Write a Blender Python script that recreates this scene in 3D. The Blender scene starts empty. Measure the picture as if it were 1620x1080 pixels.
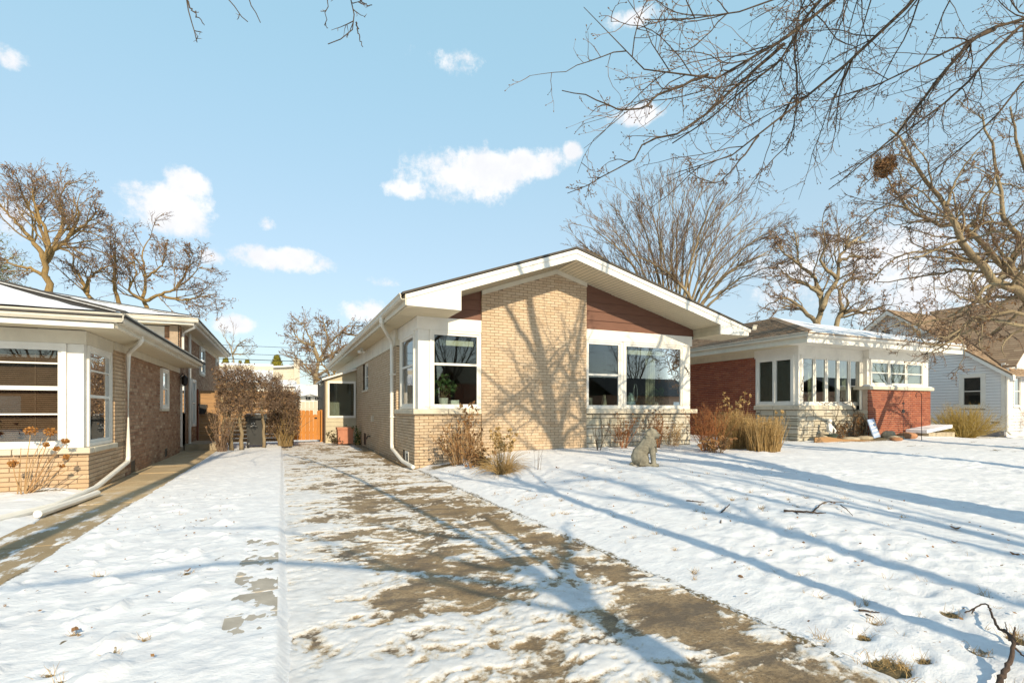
import bpy, math, random
import numpy as np
from mathutils import Vector, Matrix

R = math.radians
rnd = random.Random(7)
rng = np.random.default_rng(11)
SC = bpy.context.scene
COL = SC.collection

# ------------------------------------------------------------------ camera, sky, sun, exposure
CAM_H, YAW, FPX = 1.30, R(24.1), 815.0
cam = bpy.data.cameras.new('camera')
cam.sensor_width = 36.0
cam.lens = FPX / 1620.0 * 36.0
cam.shift_y = 108.0 / 1620.0
cam.clip_end = 2000.0
cam_ob = bpy.data.objects.new('camera', cam)
cam_ob.location = (0, 0, CAM_H)
cam_ob.rotation_euler = (R(90), 0, -YAW)
COL.objects.link(cam_ob)
SC.camera = cam_ob

SUN_EL = R(28.0)
SUN_TAN = math.tan(SUN_EL)
sun = bpy.data.lights.new('sun', 'SUN')
sun.energy = 5.0
sun.angle = R(0.34)
sun.color = (1.0, 0.85, 0.62)
sun_ob = bpy.data.objects.new('sun', sun)
# light travels along (0, 1, -tan(28))
sun_ob.rotation_euler = Vector((0.012, 1.0, -SUN_TAN)).to_track_quat('-Z', 'Y').to_euler()
sun_ob.location = (0, -20, 30)
COL.objects.link(sun_ob)

SC.view_settings.view_transform = 'Standard'
SC.view_settings.look = 'None'
SC.view_settings.gamma = 1.0
SC.view_settings.use_curve_mapping = False
SC.view_settings.exposure = 0.13
SC.cycles.use_denoising = True
SC.cycles.max_bounces = 6
SC.cycles.transparent_max_bounces = 12
SC.cycles.caustics_reflective = False
SC.cycles.caustics_refractive = False

S_, C_ = math.sin(YAW), math.cos(YAW)
def ray(x, y):
    u = (x - 810.0) / FPX; v = (648.0 - y) / FPX
    return np.array([S_ + C_ * u, C_ - S_ * u, v])
def at(x, y, d):                       # point seen at photo pixel (x, y) at forward distance d
    return ray(x, y) * d + np.array([0, 0, CAM_H])
def on_y(x, y, Y):
    r = ray(x, y); return r * (Y / r[1]) + np.array([0, 0, CAM_H])

def make_world():
    w = bpy.data.worlds.new('World'); SC.world = w; w.use_nodes = True
    nt = w.node_tree; nt.nodes.clear(); N = nt.nodes.new; L = nt.links.new
    def math_(op, a, b=None, c=None, clamp=False):
        n = N('ShaderNodeMath'); n.operation = op; n.use_clamp = clamp
        for i, v in enumerate((a, b, c)):
            if v is None: continue
            if isinstance(v, (int, float)): n.inputs[i].default_value = v
            else: L(v, n.inputs[i])
        return n.outputs[0]
    def smooth(v, a, b):
        n = N('ShaderNodeMapRange'); n.interpolation_type = 'SMOOTHSTEP'
        L(v, n.inputs['Value']); n.inputs['From Min'].default_value = a; n.inputs['From Max'].default_value = b
        return n.outputs['Result']
    sky = N('ShaderNodeTexSky'); sky.sky_type = 'NISHITA'; sky.sun_disc = False
    sky.sun_elevation = SUN_EL; sky.sun_rotation = R(180.0)
    sky.air_density = 1.0; sky.dust_density = 0.7; sky.ozone_density = 1.6; sky.altitude = 0
    tc = N('ShaderNodeTexCoord'); sep = N('ShaderNodeSeparateXYZ'); L(tc.outputs['Generated'], sep.inputs[0])
    az = math_('ARCTAN2', sep.outputs[0], sep.outputs[1])
    el = math_('ARCSINE', sep.outputs[2])
    cmb = N('ShaderNodeCombineXYZ'); L(az, cmb.inputs[0]); L(el, cmb.inputs[1])
    def noise(scale, detail, rough, vec=None, off=0.0):
        n = N('ShaderNodeTexNoise'); n.inputs['Scale'].default_value = scale
        n.inputs['Detail'].default_value = detail; n.inputs['Roughness'].default_value = rough
        mp = N('ShaderNodeMapping'); mp.inputs['Location'].default_value = (off, off * .7, 0)
        L(cmb.outputs[0], mp.inputs['Vector']); L(mp.outputs[0], n.inputs['Vector'])
        return n.outputs['Fac']
    nb = noise(9.0, 3, .55); nf = noise(24.0, 9, .68, off=3.1)
    mixn = math_('ADD', math_('MULTIPLY', math_('SUBTRACT', nb, .5), 1.7), math_('MULTIPLY', math_('SUBTRACT', nf, .5), 2.5))
    # cumulus banks: direction of the centre, angular half sizes, weight
    clouds = [((742, 278), 120, 50, 1.0), ((845, 258), 66, 30, .95), ((655, 300), 50, 20, .8), ((265, 330), 88, 46, 1.0), ((295, 290), 40, 30, .9), ((445, 412), 92, 25, 1.0),
              ((575, 493), 46, 26, .95), ((728, 98), 46, 24, .55), ((425, 354), 20, 13, .6), ((8, 85), 40, 24, .7),
              ((1008, 184), 46, 20, .8), ((1015, 28), 60, 20, .65), ((1400, 395), 150, 72, .8), ((1480, 470), 190, 70, .5),
              ((368, 512), 40, 20, .8), ((338, 408), 22, 13, .6), ((610, 446), 30, 9, .4), ((5, 345), 50, 40, .6),
              ((1250, 430), 120, 50, .4), ((905, 240), 18, 18, .7)]
    total = None; vert = None
    for (px, py), hw, hh, wt in clouds:
        r = ray(px, py); n_ = np.linalg.norm(r)
        a0 = math.atan2(r[0], r[1]); e0 = math.asin(r[2] / n_)
        r2 = ray(px + hw, py); ra = abs(math.atan2(r2[0], r2[1]) - a0)
        r3 = ray(px, py - hh); re = abs(math.asin(r3[2] / np.linalg.norm(r3)) - e0)
        dx = math_('MULTIPLY', math_('SUBTRACT', az, a0), 1 / ra)
        dy = math_('MULTIPLY', math_('SUBTRACT', el, e0), 1 / re)
        d2 = math_('ADD', math_('MULTIPLY', dx, dx), math_('MULTIPLY', dy, dy))
        f = math_('MULTIPLY', math_('SUBTRACT', 1.0, math_('MULTIPLY', d2, 1.0)), wt)
        f = math_('MAXIMUM', f, -1.5)
        total = f if total is None else math_('SMOOTH_MAX', total, f, .25)
    far = math_('SUBTRACT', math_('MULTIPLY', noise(3.1, 4, .5, off=7.7), 2.4), 2.15)   # scattered small clouds all round
    total = math_('MAXIMUM', total, far)
    dens = math_('ADD', total, mixn)
    mask = smooth(dens, .02, .80)
    mask = math_('MULTIPLY', mask, smooth(el, -.02, .04))
    shade = smooth(math_('ADD', math_('MULTIPLY', noise(14.0, 5, .55, off=5.3), 1.0), math_('MULTIPLY', dens, .12)), .38, .75)
    ccol = N('ShaderNodeMix'); ccol.data_type = 'RGBA'
    L(shade, ccol.inputs['Factor'])
    ccol.inputs['A'].default_value = (7.0, 7.0, 7.05, 1); ccol.inputs['B'].default_value = (6.1, 6.2, 6.45, 1)
    # Nishita sky towards pale winter haze low down
    tint = N('ShaderNodeMix'); tint.data_type = 'RGBA'; tint.blend_type = 'MULTIPLY'; tint.inputs['Factor'].default_value = 1.0
    L(sky.outputs[0], tint.inputs['A']); tint.inputs['B'].default_value = SKY_TINT
    haze = N('ShaderNodeMix'); haze.data_type = 'RGBA'
    hz = math_('MULTIPLY', math_('MULTIPLY_ADD', smooth(el, .72, -.02), .14, .52), smooth(el, 1.30, .66))
    hcol = N('ShaderNodeMix'); hcol.data_type = 'RGBA'; L(smooth(el, .72, -.02), hcol.inputs['Factor'])
    hcol.inputs['A'].default_value = SKY_HIGH; hcol.inputs['B'].default_value = SKY_HAZE
    L(hz, haze.inputs['Factor']); L(tint.outputs['Result'], haze.inputs['A']); L(hcol.outputs['Result'], haze.inputs['B'])
    mx = N('ShaderNodeMix'); mx.data_type = 'RGBA'
    L(mask, mx.inputs['Factor']); L(haze.outputs['Result'], mx.inputs['A']); L(ccol.outputs['Result'], mx.inputs['B'])
    bg = N('ShaderNodeBackground'); bg.inputs['Strength'].default_value = .140
    L(mx.outputs['Result'], bg.inputs['Color'])
    out = N('ShaderNodeOutputWorld'); L(bg.outputs[0], out.inputs['Surface'])
    w.cycles.sampling_method = 'MANUAL'; w.cycles.sample_map_resolution = 512
SKY_TINT = (1.18, 1.3, 1.33, 1)
SKY_HAZE = (4.35, 4.7, 4.75, 1)
SKY_HIGH = (3.75, 6.2, 7.0, 1)
make_world()

# ------------------------------------------------------------------ numpy noise
def _hash(ix, iy, seed):
    h = (ix.astype(np.int64) * 374761393 + iy.astype(np.int64) * 668265263 + seed * 1442695041) & 0x7fffffff
    h = ((h ^ (h >> 13)) * 1274126177) & 0x7fffffff
    return (h ^ (h >> 16)) & 0xffff
def perlin(x, y, seed=0):
    x = np.asarray(x, float); y = np.asarray(y, float)
    x0 = np.floor(x); y0 = np.floor(y); fx = x - x0; fy = y - y0
    def g(dx, dy):
        a = _hash(x0 + dx, y0 + dy, seed) / 65536.0 * 2 * np.pi
        return np.cos(a) * (fx - dx) + np.sin(a) * (fy - dy)
    u = fx * fx * fx * (fx * (fx * 6 - 15) + 10); v = fy * fy * fy * (fy * (fy * 6 - 15) + 10)
    a = g(0, 0) * (1 - u) + g(1, 0) * u
    b = g(0, 1) * (1 - u) + g(1, 1) * u
    return (a * (1 - v) + b * v) * 1.5
def fbm(x, y, octv=4, seed=0, gain=.5):
    s = 0; a = 1.0; t = 0
    for i in range(octv):
        s = s + a * perlin(x * 2 ** i + 17.3 * i, y * 2 ** i - 9.1 * i, seed + i); t += a; a *= gain
    return s / t
def sst(a, b, x):
    t = np.clip((np.asarray(x, float) - a) / (b - a), 0, 1); return t * t * (3 - 2 * t)

# ------------------------------------------------------------------ mesh building
BASE = {}
def norm(v):
    return v / np.maximum(np.linalg.norm(v, axis=-1, keepdims=True), 1e-9)
class Frame:
    """local axes: a along the wall, b outward, z up"""
    def __init__(s, o, a, b):
        s.o = np.array(o, float); s.a = np.array(a, float); s.b = np.array(b, float)
    def __call__(s, a, b, z):
        return s.o + s.a * a + s.b * b + np.array([0, 0, z])
WORLD = Frame((0, 0, 0), (1, 0, 0), (0, 1, 0))
class MB:
    def __init__(s):
        s.V = []; s.F = []; s.n = 0
    def add(s, v, faces):
        v = np.asarray(v, float).reshape(-1, 3)
        s.V.append(v)
        for f in faces:
            s.F.append(np.asarray(f, int) + s.n)
        s.n += len(v)
    def box(s, x0, x1, y0, y1, z0, z1, fr=WORLD):
        P = [fr(x, y, z) for z in (z0, z1) for (x, y) in ((x0, y0), (x1, y0), (x1, y1), (x0, y1))]
        s.add(P, [[[0, 3, 2, 1], [4, 5, 6, 7], [0, 1, 5, 4], [1, 2, 6, 5], [2, 3, 7, 6], [3, 0, 4, 7]]]); return s
    def prism(s, poly, b0, b1, fr=WORLD):
        """poly: (a, z) corners in the frame, extruded from b0 to b1"""
        n = len(poly)
        P = [fr(a, b0, z) for a, z in poly] + [fr(a, b1, z) for a, z in poly]
        s.add(P, [[list(range(n))], [list(range(2 * n - 1, n - 1, -1))], [[i, (i + 1) % n, n + (i + 1) % n, n + i] for i in range(n)]]); return s
    def quad(s, *p):
        s.add(p, [[list(range(len(p)))]]); return s
    def slab(s, p, t):
        """polygon p (3-D points) given a thickness t downwards along z"""
        p = np.asarray(p, float); n = len(p); q = p.copy(); q[:, 2] -= t
        s.add(np.vstack([p, q]), [[list(range(n))], [list(range(2 * n - 1, n - 1, -1))], [[i, (i + 1) % n, n + (i + 1) % n, n + i] for i in range(n)]]); return s
    def tubes(s, P, Rr, sides=5, caps=False):
        """P [N,k,3], Rr [N,k]"""
        P = np.asarray(P, float); Rr = np.asarray(Rr, float)
        if P.ndim == 2: P = P[None]; Rr = Rr[None]
        N, k, _ = P.shape
        if N == 0: return s
        T = np.empty_like(P); T[:, 1:-1] = P[:, 2:] - P[:, :-2]; T[:, 0] = P[:, 1] - P[:, 0]; T[:, -1] = P[:, -1] - P[:, -2]
        T = norm(T)
        md = norm(P[:, -1] - P[:, 0])
        ref = np.where(np.abs(md[:, 2:3]) > .8, np.array([[1., .1, 0]]), np.array([[0, 0, 1.]]))
        A = norm(np.cross(T, ref[:, None, :])); B = np.cross(T, A)
        ang = np.arange(sides) / sides * 2 * np.pi
        V = P[:, :, None, :] + Rr[:, :, None, None] * (np.cos(ang)[None, None, :, None] * A[:, :, None, :] + np.sin(ang)[None, None, :, None] * B[:, :, None, :])
        idx = np.arange(N * k * sides).reshape(N, k, sides)
        nx = np.roll(idx, -1, axis=2)
        q = np.stack([idx[:, :-1], nx[:, :-1], nx[:, 1:], idx[:, 1:]], -1).reshape(-1, 4)
        fs = [q]
        if caps: fs += [idx[:, 0, ::-1].reshape(N, sides), idx[:, -1].reshape(N, sides)]
        s.V.append(V.reshape(-1, 3))
        for f in fs: s.F.append(f + s.n)
        s.n += N * k * sides; return s
    def tube(s, pts, r, sides=8, caps=True):
        pts = np.asarray(pts, float)
        r = np.full(len(pts), r, float) if np.isscalar(r) else np.asarray(r, float)
        return s.tubes(pts[None], r[None], sides, caps)
    def lathe(s, prof, c, sides=16):
        """prof: (r, z) list about the vertical through c"""
        c = np.asarray(c, float); k = len(prof); ang = np.arange(sides) / sides * 2 * np.pi
        V = np.array([[c + (r * math.cos(a), r * math.sin(a), z) for a in ang] for r, z in prof])
        idx = np.arange(k * sides).reshape(k, sides); nx = np.roll(idx, -1, 1)
        q = np.stack([idx[:-1], nx[:-1], nx[1:], idx[1:]], -1).reshape(-1, 4)
        s.add(V.reshape(-1, 3), [q, [list(idx[0][::-1])], [list(idx[-1])]]); return s
    def ball(s, c, r, seg=10, ring=7, sq=(1, 1, 1), rot=None):
        th = np.linspace(0, np.pi, ring + 1)[1:-1]; ph = np.arange(seg) / seg * 2 * np.pi
        V = np.array([[math.sin(t) * math.cos(p), math.sin(t) * math.sin(p), math.cos(t)] for t in th for p in ph] + [[0, 0, 1], [0, 0, -1]])
        V = V * r * np.array(sq)
        if rot is not None: V = V @ np.array(rot).T
        V = V + np.asarray(c, float)
        idx = np.arange(len(th) * seg).reshape(len(th), seg); nx = np.roll(idx, -1, 1)
        q = np.stack([idx[:-1], idx[1:], nx[1:], nx[:-1]], -1).reshape(-1, 4)
        t = len(th) * seg
        s.add(V, [q, [[t, idx[0][i], nx[0][i]] for i in range(seg)], [[t + 1, nx[-1][i], idx[-1][i]] for i in range(seg)]]); return s
    def cards(s, c, u, v):
        """N leaf quads: centre c, half vectors u, v"""
        c = np.asarray(c); N = len(c)
        V = np.stack([c - u, c - v * .9, c + u, c + v], 1).reshape(-1, 3)
        s.V.append(V); s.F.append(np.arange(N * 4).reshape(N, 4) + s.n); s.n += N * 4; return s
    def mesh(s, name, base=(0, 0, 0), smooth=False):
        me = bpy.data.meshes.new(name)
        V = np.vstack(s.V) - np.asarray(base, float)
        loops = []; starts = []; st = 0
        for f in s.F:
            f = np.asarray(f)
            if f.ndim == 1: f = f[None]
            loops.append(f.reshape(-1)); k = f.shape[1]
            starts.append(st + np.arange(f.shape[0]) * k); st += f.size
        loops = np.concatenate(loops); starts = np.concatenate(starts)
        me.vertices.add(len(V)); me.vertices.foreach_set('co', V.astype(np.float32).ravel())
        me.loops.add(len(loops)); me.loops.foreach_set('vertex_index', loops.astype(np.int32))
        me.polygons.add(len(starts)); me.polygons.foreach_set('loop_start', starts.astype(np.int32))
        me.polygons.foreach_set('use_smooth', np.full(len(starts), bool(smooth)))
        me.update(calc_edges=True)
        return me
    def build(s, name, mat, parent=None, base=None, smooth=False, **props):
        if parent is not None: base = BASE[parent.name]
        elif base is None:
            V = np.vstack(s.V); lo = V.min(0); hi = V.max(0)
            base = ((lo[0] + hi[0]) / 2, (lo[1] + hi[1]) / 2, lo[2])
        me = s.mesh(name, base, smooth); me.materials.append(mat)
        o = bpy.data.objects.new(name, me); COL.objects.link(o)
        if parent is not None: o.parent = parent
        else: o.location = base
        BASE[o.name] = tuple(base)
        for k, v in props.items(): o[k] = v
        return o
def thing(name, label, cat, base, group=None):
    o = bpy.data.objects.new(name, None); COL.objects.link(o); o.location = base
    o.empty_display_size = .2
    BASE[o.name] = tuple(base); o['label'] = label; o['category'] = cat
    if group: o['group'] = group
    return o
def tag(o, label, cat, group=None):
    o['label'] = label; o['category'] = cat
    if group: o['group'] = group
    return o

# ------------------------------------------------------------------ materials
class MT:
    def __init__(s, name):
        s.m = bpy.data.materials.new(name); s.m.use_nodes = True; s.nt = s.m.node_tree
        s.b = s.nt.nodes['Principled BSDF']; s.out = s.nt.nodes['Material Output']
    def N(s, t, **kw):
        n = s.nt.nodes.new(t)
        for k, v in kw.items(): setattr(n, k, v)
        return n
    def L(s, a, b): s.nt.links.new(a, b)
    def val(s, sock, v):
        if hasattr(v, 'is_linked'): s.L(v, sock)
        elif isinstance(v, (tuple, list)): sock.default_value = tuple(v) + ((1,) if len(v) == 3 and len(sock.default_value) == 4 else ())
        else: sock.default_value = v
    def noise(s, scale, detail=4, rough=.55, coord='Object', sc=(1, 1, 1)):
        tc = s.N('ShaderNodeTexCoord'); mp = s.N('ShaderNodeMapping'); mp.inputs['Scale'].default_value = sc
        if coord == 'World':
            g = s.N('ShaderNodeNewGeometry'); s.L(g.outputs['Position'], mp.inputs['Vector'])
        else: s.L(tc.outputs[coord], mp.inputs['Vector'])
        n = s.N('ShaderNodeTexNoise'); n.inputs['Scale'].default_value = scale; n.inputs['Detail'].default_value = detail; n.inputs['Roughness'].default_value = rough
        s.L(mp.outputs[0], n.inputs['Vector']); return n.outputs['Fac']
    def rng(s, v, a, b, c=0.0, d=1.0, smooth=False):
        n = s.N('ShaderNodeMapRange'); s.L(v, n.inputs['Value'])
        if smooth: n.interpolation_type = 'SMOOTHSTEP'
        for k, x in zip(('From Min', 'From Max', 'To Min', 'To Max'), (a, b, c, d)): n.inputs[k].default_value = x
        return n.outputs['Result']
    def math(s, op, a, b=0.0):
        n = s.N('ShaderNodeMath', operation=op); s.val(n.inputs[0], a); s.val(n.inputs[1], b); return n.outputs[0]
    def mix(s, f, a, b, blend='MIX'):
        n = s.N('ShaderNodeMix', data_type='RGBA', blend_type=blend)
        s.val(n.inputs['Factor'], f); s.val(n.inputs['A'], a); s.val(n.inputs['B'], b); return n.outputs['Result']
    def ramp(s, v, stops):
        n = s.N('ShaderNodeValToRGB'); s.L(v, n.inputs[0]); e = n.color_ramp.elements
        while len(e) < len(stops): e.new(.5)
        for i, (p, c) in enumerate(stops): e[i].position = p; e[i].color = tuple(c) + (1,)
        return n.outputs[0]
    def rand(s):
        g = s.N('ShaderNodeNewGeometry'); o = s.N('ShaderNodeObjectInfo')
        return s.math('FRACT', s.math('ADD', g.outputs['Random Per Island'], o.outputs['Random']))
    def bump(s, h, strength=.3, dist=.01, normal=None):
        n = s.N('ShaderNodeBump'); n.inputs['Strength'].default_value = strength; n.inputs['Distance'].default_value = dist
        s.L(h, n.inputs['Height'])
        if normal is not None: s.L(normal, n.inputs['Normal'])
        s.L(n.outputs[0], s.b.inputs['Normal']); return n.outputs[0]
    def fin(s, col=None, rough=.8, spec=.3, metal=0.0):
        if col is not None: s.val(s.b.inputs['Base Color'], col)
        s.val(s.b.inputs['Roughness'], rough); s.b.inputs['Specular IOR Level'].default_value = spec; s.b.inputs['Metallic'].default_value = metal
        return s.m
def dull(c, k): return tuple(max(0, x * k) for x in c)
def mat_plain(name, c, rough=.6, var=.12, scale=4.0, bump=.15, bscale=60, spec=.3, metal=0, grime=0.0, sc=(1, 1, 1)):
    t = MT(name); n = t.noise(scale, 5, .6, 'World', sc)
    col = t.mix(t.rng(n, .3, .7), dull(c, 1 - var), dull(c, 1 + var))
    if grime:
        g = t.noise(1.7, 6, .65, 'World', (1, 1, .35)); col = t.mix(t.rng(g, .52, .74, 0, grime), col, dull(c, .45))
    if bump: t.bump(t.noise(bscale, 3, .5, 'World', sc), bump, .004)
    return t.fin(col, rough, spec, metal)
def mat_brick(name, cols, grime=.35, rough=.85, big=.25):
    t = MT(name); r = t.rand()
    col = t.ramp(r, [(i / max(1, len(cols) - 1), c) for i, c in enumerate(cols)])
    n = t.noise(14, 5, .65, 'World'); col = t.mix(t.rng(n, .3, .75, 0, .5), col, dull(cols[0], .72))
    g = t.noise(.9, 5, .6, 'World', (1, 1, .6)); col = t.mix(t.rng(g, .5, .75, 0, big), col, dull(cols[0], .6))
    t.bump(t.noise(110, 4, .6, 'World'), .5, .004)
    return t.fin(col, rough, .2)
def mat_island(name, cols, rough=.8, spec=.2, bump=0, trans=0.0):
    t = MT(name); col = t.ramp(t.rand(), [(i / max(1, len(cols) - 1), c) for i, c in enumerate(cols)])
    if bump: t.bump(t.noise(90, 3, .5, 'World'), bump, .004)
    m = t.fin(col, rough, spec)
    if trans:
        tr = t.N('ShaderNodeBsdfTranslucent'); t.L(col, tr.inputs['Color'])
        mx = t.N('ShaderNodeMixShader'); mx.inputs[0].default_value = trans
        t.L(t.b.outputs[0], mx.inputs[1]); t.L(tr.outputs[0], mx.inputs[2]); t.L(mx.outputs[0], t.out.inputs['Surface'])
    return m
def mat_wood(name, c, rough=.7, var=.3, axis='x'):
    t = MT(name); sc = (1.2, 22, 22) if axis == 'x' else ((22, 22, 1.2) if axis == 'z' else (22, 1.2, 22))
    n = t.noise(3, 5, .6, 'World', sc); b = t.rand()
    col = t.mix(t.rng(n, .3, .7), dull(c, 1 - var), dull(c, 1 + var * .6))
    col = t.mix(t.math('MULTIPLY', b, .35), col, dull(c, .6))
    t.bump(n, .25, .004); return t.fin(col, rough, .25)
def mat_bark(name, c, c2):
    t = MT(name); n = t.noise(7, 6, .65, 'World', (3, 3, 1)); m = t.noise(1.3, 3, .5, 'World')
    col = t.mix(t.rng(n, .35, .68), dull(c, .6), c); col = t.mix(t.rng(m, .45, .7, 0, .7), col, c2)
    t.bump(t.noise(30, 5, .7, 'World', (2.5, 2.5, .6)), .9, .02); return t.fin(col, .9, .1)
def mat_glass(name, tint=(.82, .88, .86), k=1.0):
    t = MT(name); fr = t.N('ShaderNodeFresnel'); fr.inputs['IOR'].default_value = 1.52
    tr = t.N('ShaderNodeBsdfTransparent'); tr.inputs['Color'].default_value = tint + (1,)
    gl = t.N('ShaderNodeBsdfGlossy'); gl.inputs['Roughness'].default_value = .012; gl.inputs['Color'].default_value = (.95, .97, 1, 1)
    f = t.math('MINIMUM', t.math('ADD', t.math('MULTIPLY', fr.outputs[0], 1.15 * k), .02), 1.0)
    mx = t.N('ShaderNodeMixShader'); t.L(f, mx.inputs[0]); t.L(tr.outputs[0], mx.inputs[1]); t.L(gl.outputs[0], mx.inputs[2])
    t.L(mx.outputs[0], t.out.inputs['Surface']); return t.m
def mat_snow(name, dirt=.0):
    t = MT(name); n = t.noise(5, 6, .6, 'World'); n2 = t.noise(90, 4, .7, 'World')
    col = t.mix(t.rng(n, .3, .75), (.84, .84, .84), (.74, .74, .75))
    if dirt:
        d = t.noise(7, 8, .72, 'World'); col = t.mix(t.rng(d, .62, .72, 0, dirt), col, (.30, .25, .17))
    bn = t.bump(n2, .25, .005)
    b2 = t.N('ShaderNodeBump'); b2.inputs['Strength'].default_value = .5; b2.inputs['Distance'].default_value = .05
    t.L(t.noise(11, 5, .6, 'World'), b2.inputs['Height']); t.L(bn, b2.inputs['Normal']); t.L(b2.outputs[0], t.b.inputs['Normal'])
    return t.fin(col, .75, .25)

m_white = mat_plain('white_paint', (.78, .745, .67), .5, .06, 3, .08, grime=.22)
m_cream = mat_plain('cream_paint', (.66, .60, .48), .55, .08, 3, .08, grime=.25)
m_gutter = mat_plain('gutter_metal', (.60, .55, .45), .45, .08, 3, .05, grime=.2)
m_soffit = mat_plain('soffit_vinyl', (.60, .52, .37), .55, .05, 2, .03)
m_gap = mat_plain('dark_gap', (.05, .045, .04), .9, .1)
m_tan_siding = mat_plain('beige_siding', (.50, .44, .31), .6, .1, 3, .1, grime=.15)
m_brown = mat_wood('brown_siding', (.185, .090, .060), .6, .22, 'x')
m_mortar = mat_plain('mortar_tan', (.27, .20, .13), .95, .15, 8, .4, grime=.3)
m_mortar_side = mat_plain('mortar_dark', (.125, .09, .055), .95, .15, 8, .4)  # darker copy of the tan mortar, with the shade of deep joints painted in
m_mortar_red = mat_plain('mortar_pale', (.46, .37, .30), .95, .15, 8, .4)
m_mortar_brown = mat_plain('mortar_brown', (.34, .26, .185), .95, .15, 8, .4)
m_brick_tan = mat_brick('tan_brick', [(.57, .425, .285), (.60, .46, .315), (.53, .39, .255), (.62, .485, .34), (.51, .36, .225)], big=.22)
m_brick_common = mat_brick('common_brick', [(.32, .175, .105), (.43, .26, .16), (.24, .125, .075), (.47, .30, .19), (.34, .205, .13), (.54, .38, .25)])
m_brick_red = mat_brick('red_brick', [(.27, .075, .040), (.36, .112, .056), (.21, .055, .032), (.40, .14, .07)], big=.2)
m_stone = mat_brick('limestone', [(.52, .47, .37), (.60, .55, .45), (.47, .42, .31), (.63, .58, .49)], big=.25)
m_stone_mortar = mat_plain('stone_mortar', (.22, .18, .13), .95, .15, 8, .4)
m_sill = mat_plain('stone_sill', (.60, .53, .41), .85, .12, 6, .3, grime=.2)
m_glass = mat_glass('window_glass')
m_glass_dim = mat_glass('storm_glass', (.62, .66, .65), .9)
m_glass_low = mat_glass('casement_glass', (.80, .86, .84), .38)
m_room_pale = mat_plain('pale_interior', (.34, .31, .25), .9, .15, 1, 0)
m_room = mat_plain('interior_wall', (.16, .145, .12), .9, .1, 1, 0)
m_curtain = mat_plain('curtain_cloth', (.42, .40, .30), .9, .2, 3, 0, sc=(8, 8, .2))
m_blind = mat_plain('blind_slat', (.25, .125, .082), .6, .15, 8, 0)
m_blind_pale = mat_plain('pale_blind', (.46, .45, .40), .7, .1, 8, 0)
m_shingle = mat_brick('brown_shingle', [(.26, .175, .11), (.34, .235, .15), (.21, .145, .095), (.39, .28, .185)], rough=.95)
m_shingle_tan = mat_brick('tan_shingle', [(.34, .235, .15), (.40, .28, .18), (.29, .2, .13), (.44, .32, .21)], rough=.95)
m_shingle_dark = mat_brick('dark_shingle', [(.07, .062, .055), (.10, .088, .075), (.06, .055, .05)], rough=.95)
m_roofsnow = mat_snow('roof_snow')
m_snow = mat_snow('snow', .0)
m_clap = mat_plain('white_clapboard', (.80, .79, .775), .5, .03, 3, .03, grime=.05)
m_conc = mat_plain('concrete', (.36, .30, .21), .9, .22, 3, .6, 90, grime=.4)
m_fence = mat_wood('fence_cedar', (.42, .245, .115), .75, .25, 'x')
m_gate = mat_wood('gate_wood', (.55, .22, .045), .6, .22, 'z')
m_black = mat_plain('black_metal', (.02, .02, .02), .45, .1, 5, 0)
m_grey_plastic = mat_plain('bin_plastic', (.042, .042, .040), .5, .15, 4, .1)
m_rubber = mat_plain('rubber', (.03, .03, .03), .8, .1)
m_bark = mat_bark('bark', (.32, .245, .15), (.42, .34, .21))
m_bark_dark = mat_bark('dark_bark', (.115, .085, .06), (.17, .125, .08))
m_bark_gold = mat_bark('golden_bark', (.36, .24, .10), (.24, .17, .09))
m_twig = mat_island('twig_bark', [(.13, .085, .055), (.19, .13, .085), (.16, .10, .07)], .85)
m_twig_red = mat_island('reddish_twig', [(.16, .105, .072), (.21, .145, .10), (.13, .09, .066)], .85)
m_leaf_brown = mat_island('dead_leaf', [(.26, .125, .045), (.36, .20, .085), (.20, .10, .05), (.42, .27, .13)], .8, trans=.25)
m_leaf_hedge = mat_island('hedge_leaf', [(.17, .095, .05), (.30, .18, .085), (.12, .07, .04), (.44, .31, .16)], .8, trans=.2)
m_flower = mat_island('dried_flower', [(.38, .165, .04), (.46, .23, .07), (.30, .12, .03)], .85, trans=.2)
m_straw = mat_island('straw', [(.46, .30, .115), (.55, .38, .17), (.36, .22, .075), (.62, .46, .24)], .75, trans=.2)
m_stem = mat_island('dry_stem', [(.42, .27, .13), (.34, .19, .085), (.50, .36, .20)], .8)
m_barberry = mat_island('barberry_twig', [(.32, .11, .04), (.40, .17, .06), (.24, .085, .04)], .8)
m_olive = mat_island('yellow_twig', [(.44, .31, .09), (.34, .235, .06), (.54, .41, .16)], .8)
m_evergreen = mat_island('evergreen', [(.19, .175, .022), (.26, .225, .03), (.13, .125, .02)], .8, trans=.1)
m_green = mat_island('green_leaf', [(.05, .10, .03), (.075, .14, .04), (.04, .08, .03)], .5, trans=.25)
m_statue = mat_plain('weathered_stone', (.27, .245, .185), .95, .4, 9, .8, 40, grime=.5)
m_rock = mat_plain('field_rock', (.40, .33, .23), .95, .3, 5, .7, 40)
m_rock_red = mat_plain('red_rock', (.38, .19, .10), .95, .3, 5, .7, 40)
m_terracotta = mat_plain('terracotta', (.46, .20, .12), .8, .12, 5, .2)
m_white_plaster = mat_plain('white_plaster', (.76, .74, .70), .6, .08, 5, .1)
m_blue = mat_plain('pale_blue_panel', (.36, .45, .62), .35, .2, 6, 0, spec=.5)
m_stick = mat_bark('stick_bark', (.12, .085, .065), (.18, .12, .09))
m_grey_metal = mat_plain('grey_metal', (.35, .36, .35), .4, .1, 5, 0, metal=.6)
m_ivory = mat_plain('ivory_siding', (.54, .49, .39), .6, .06, 3, .05, grime=.1)
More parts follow.
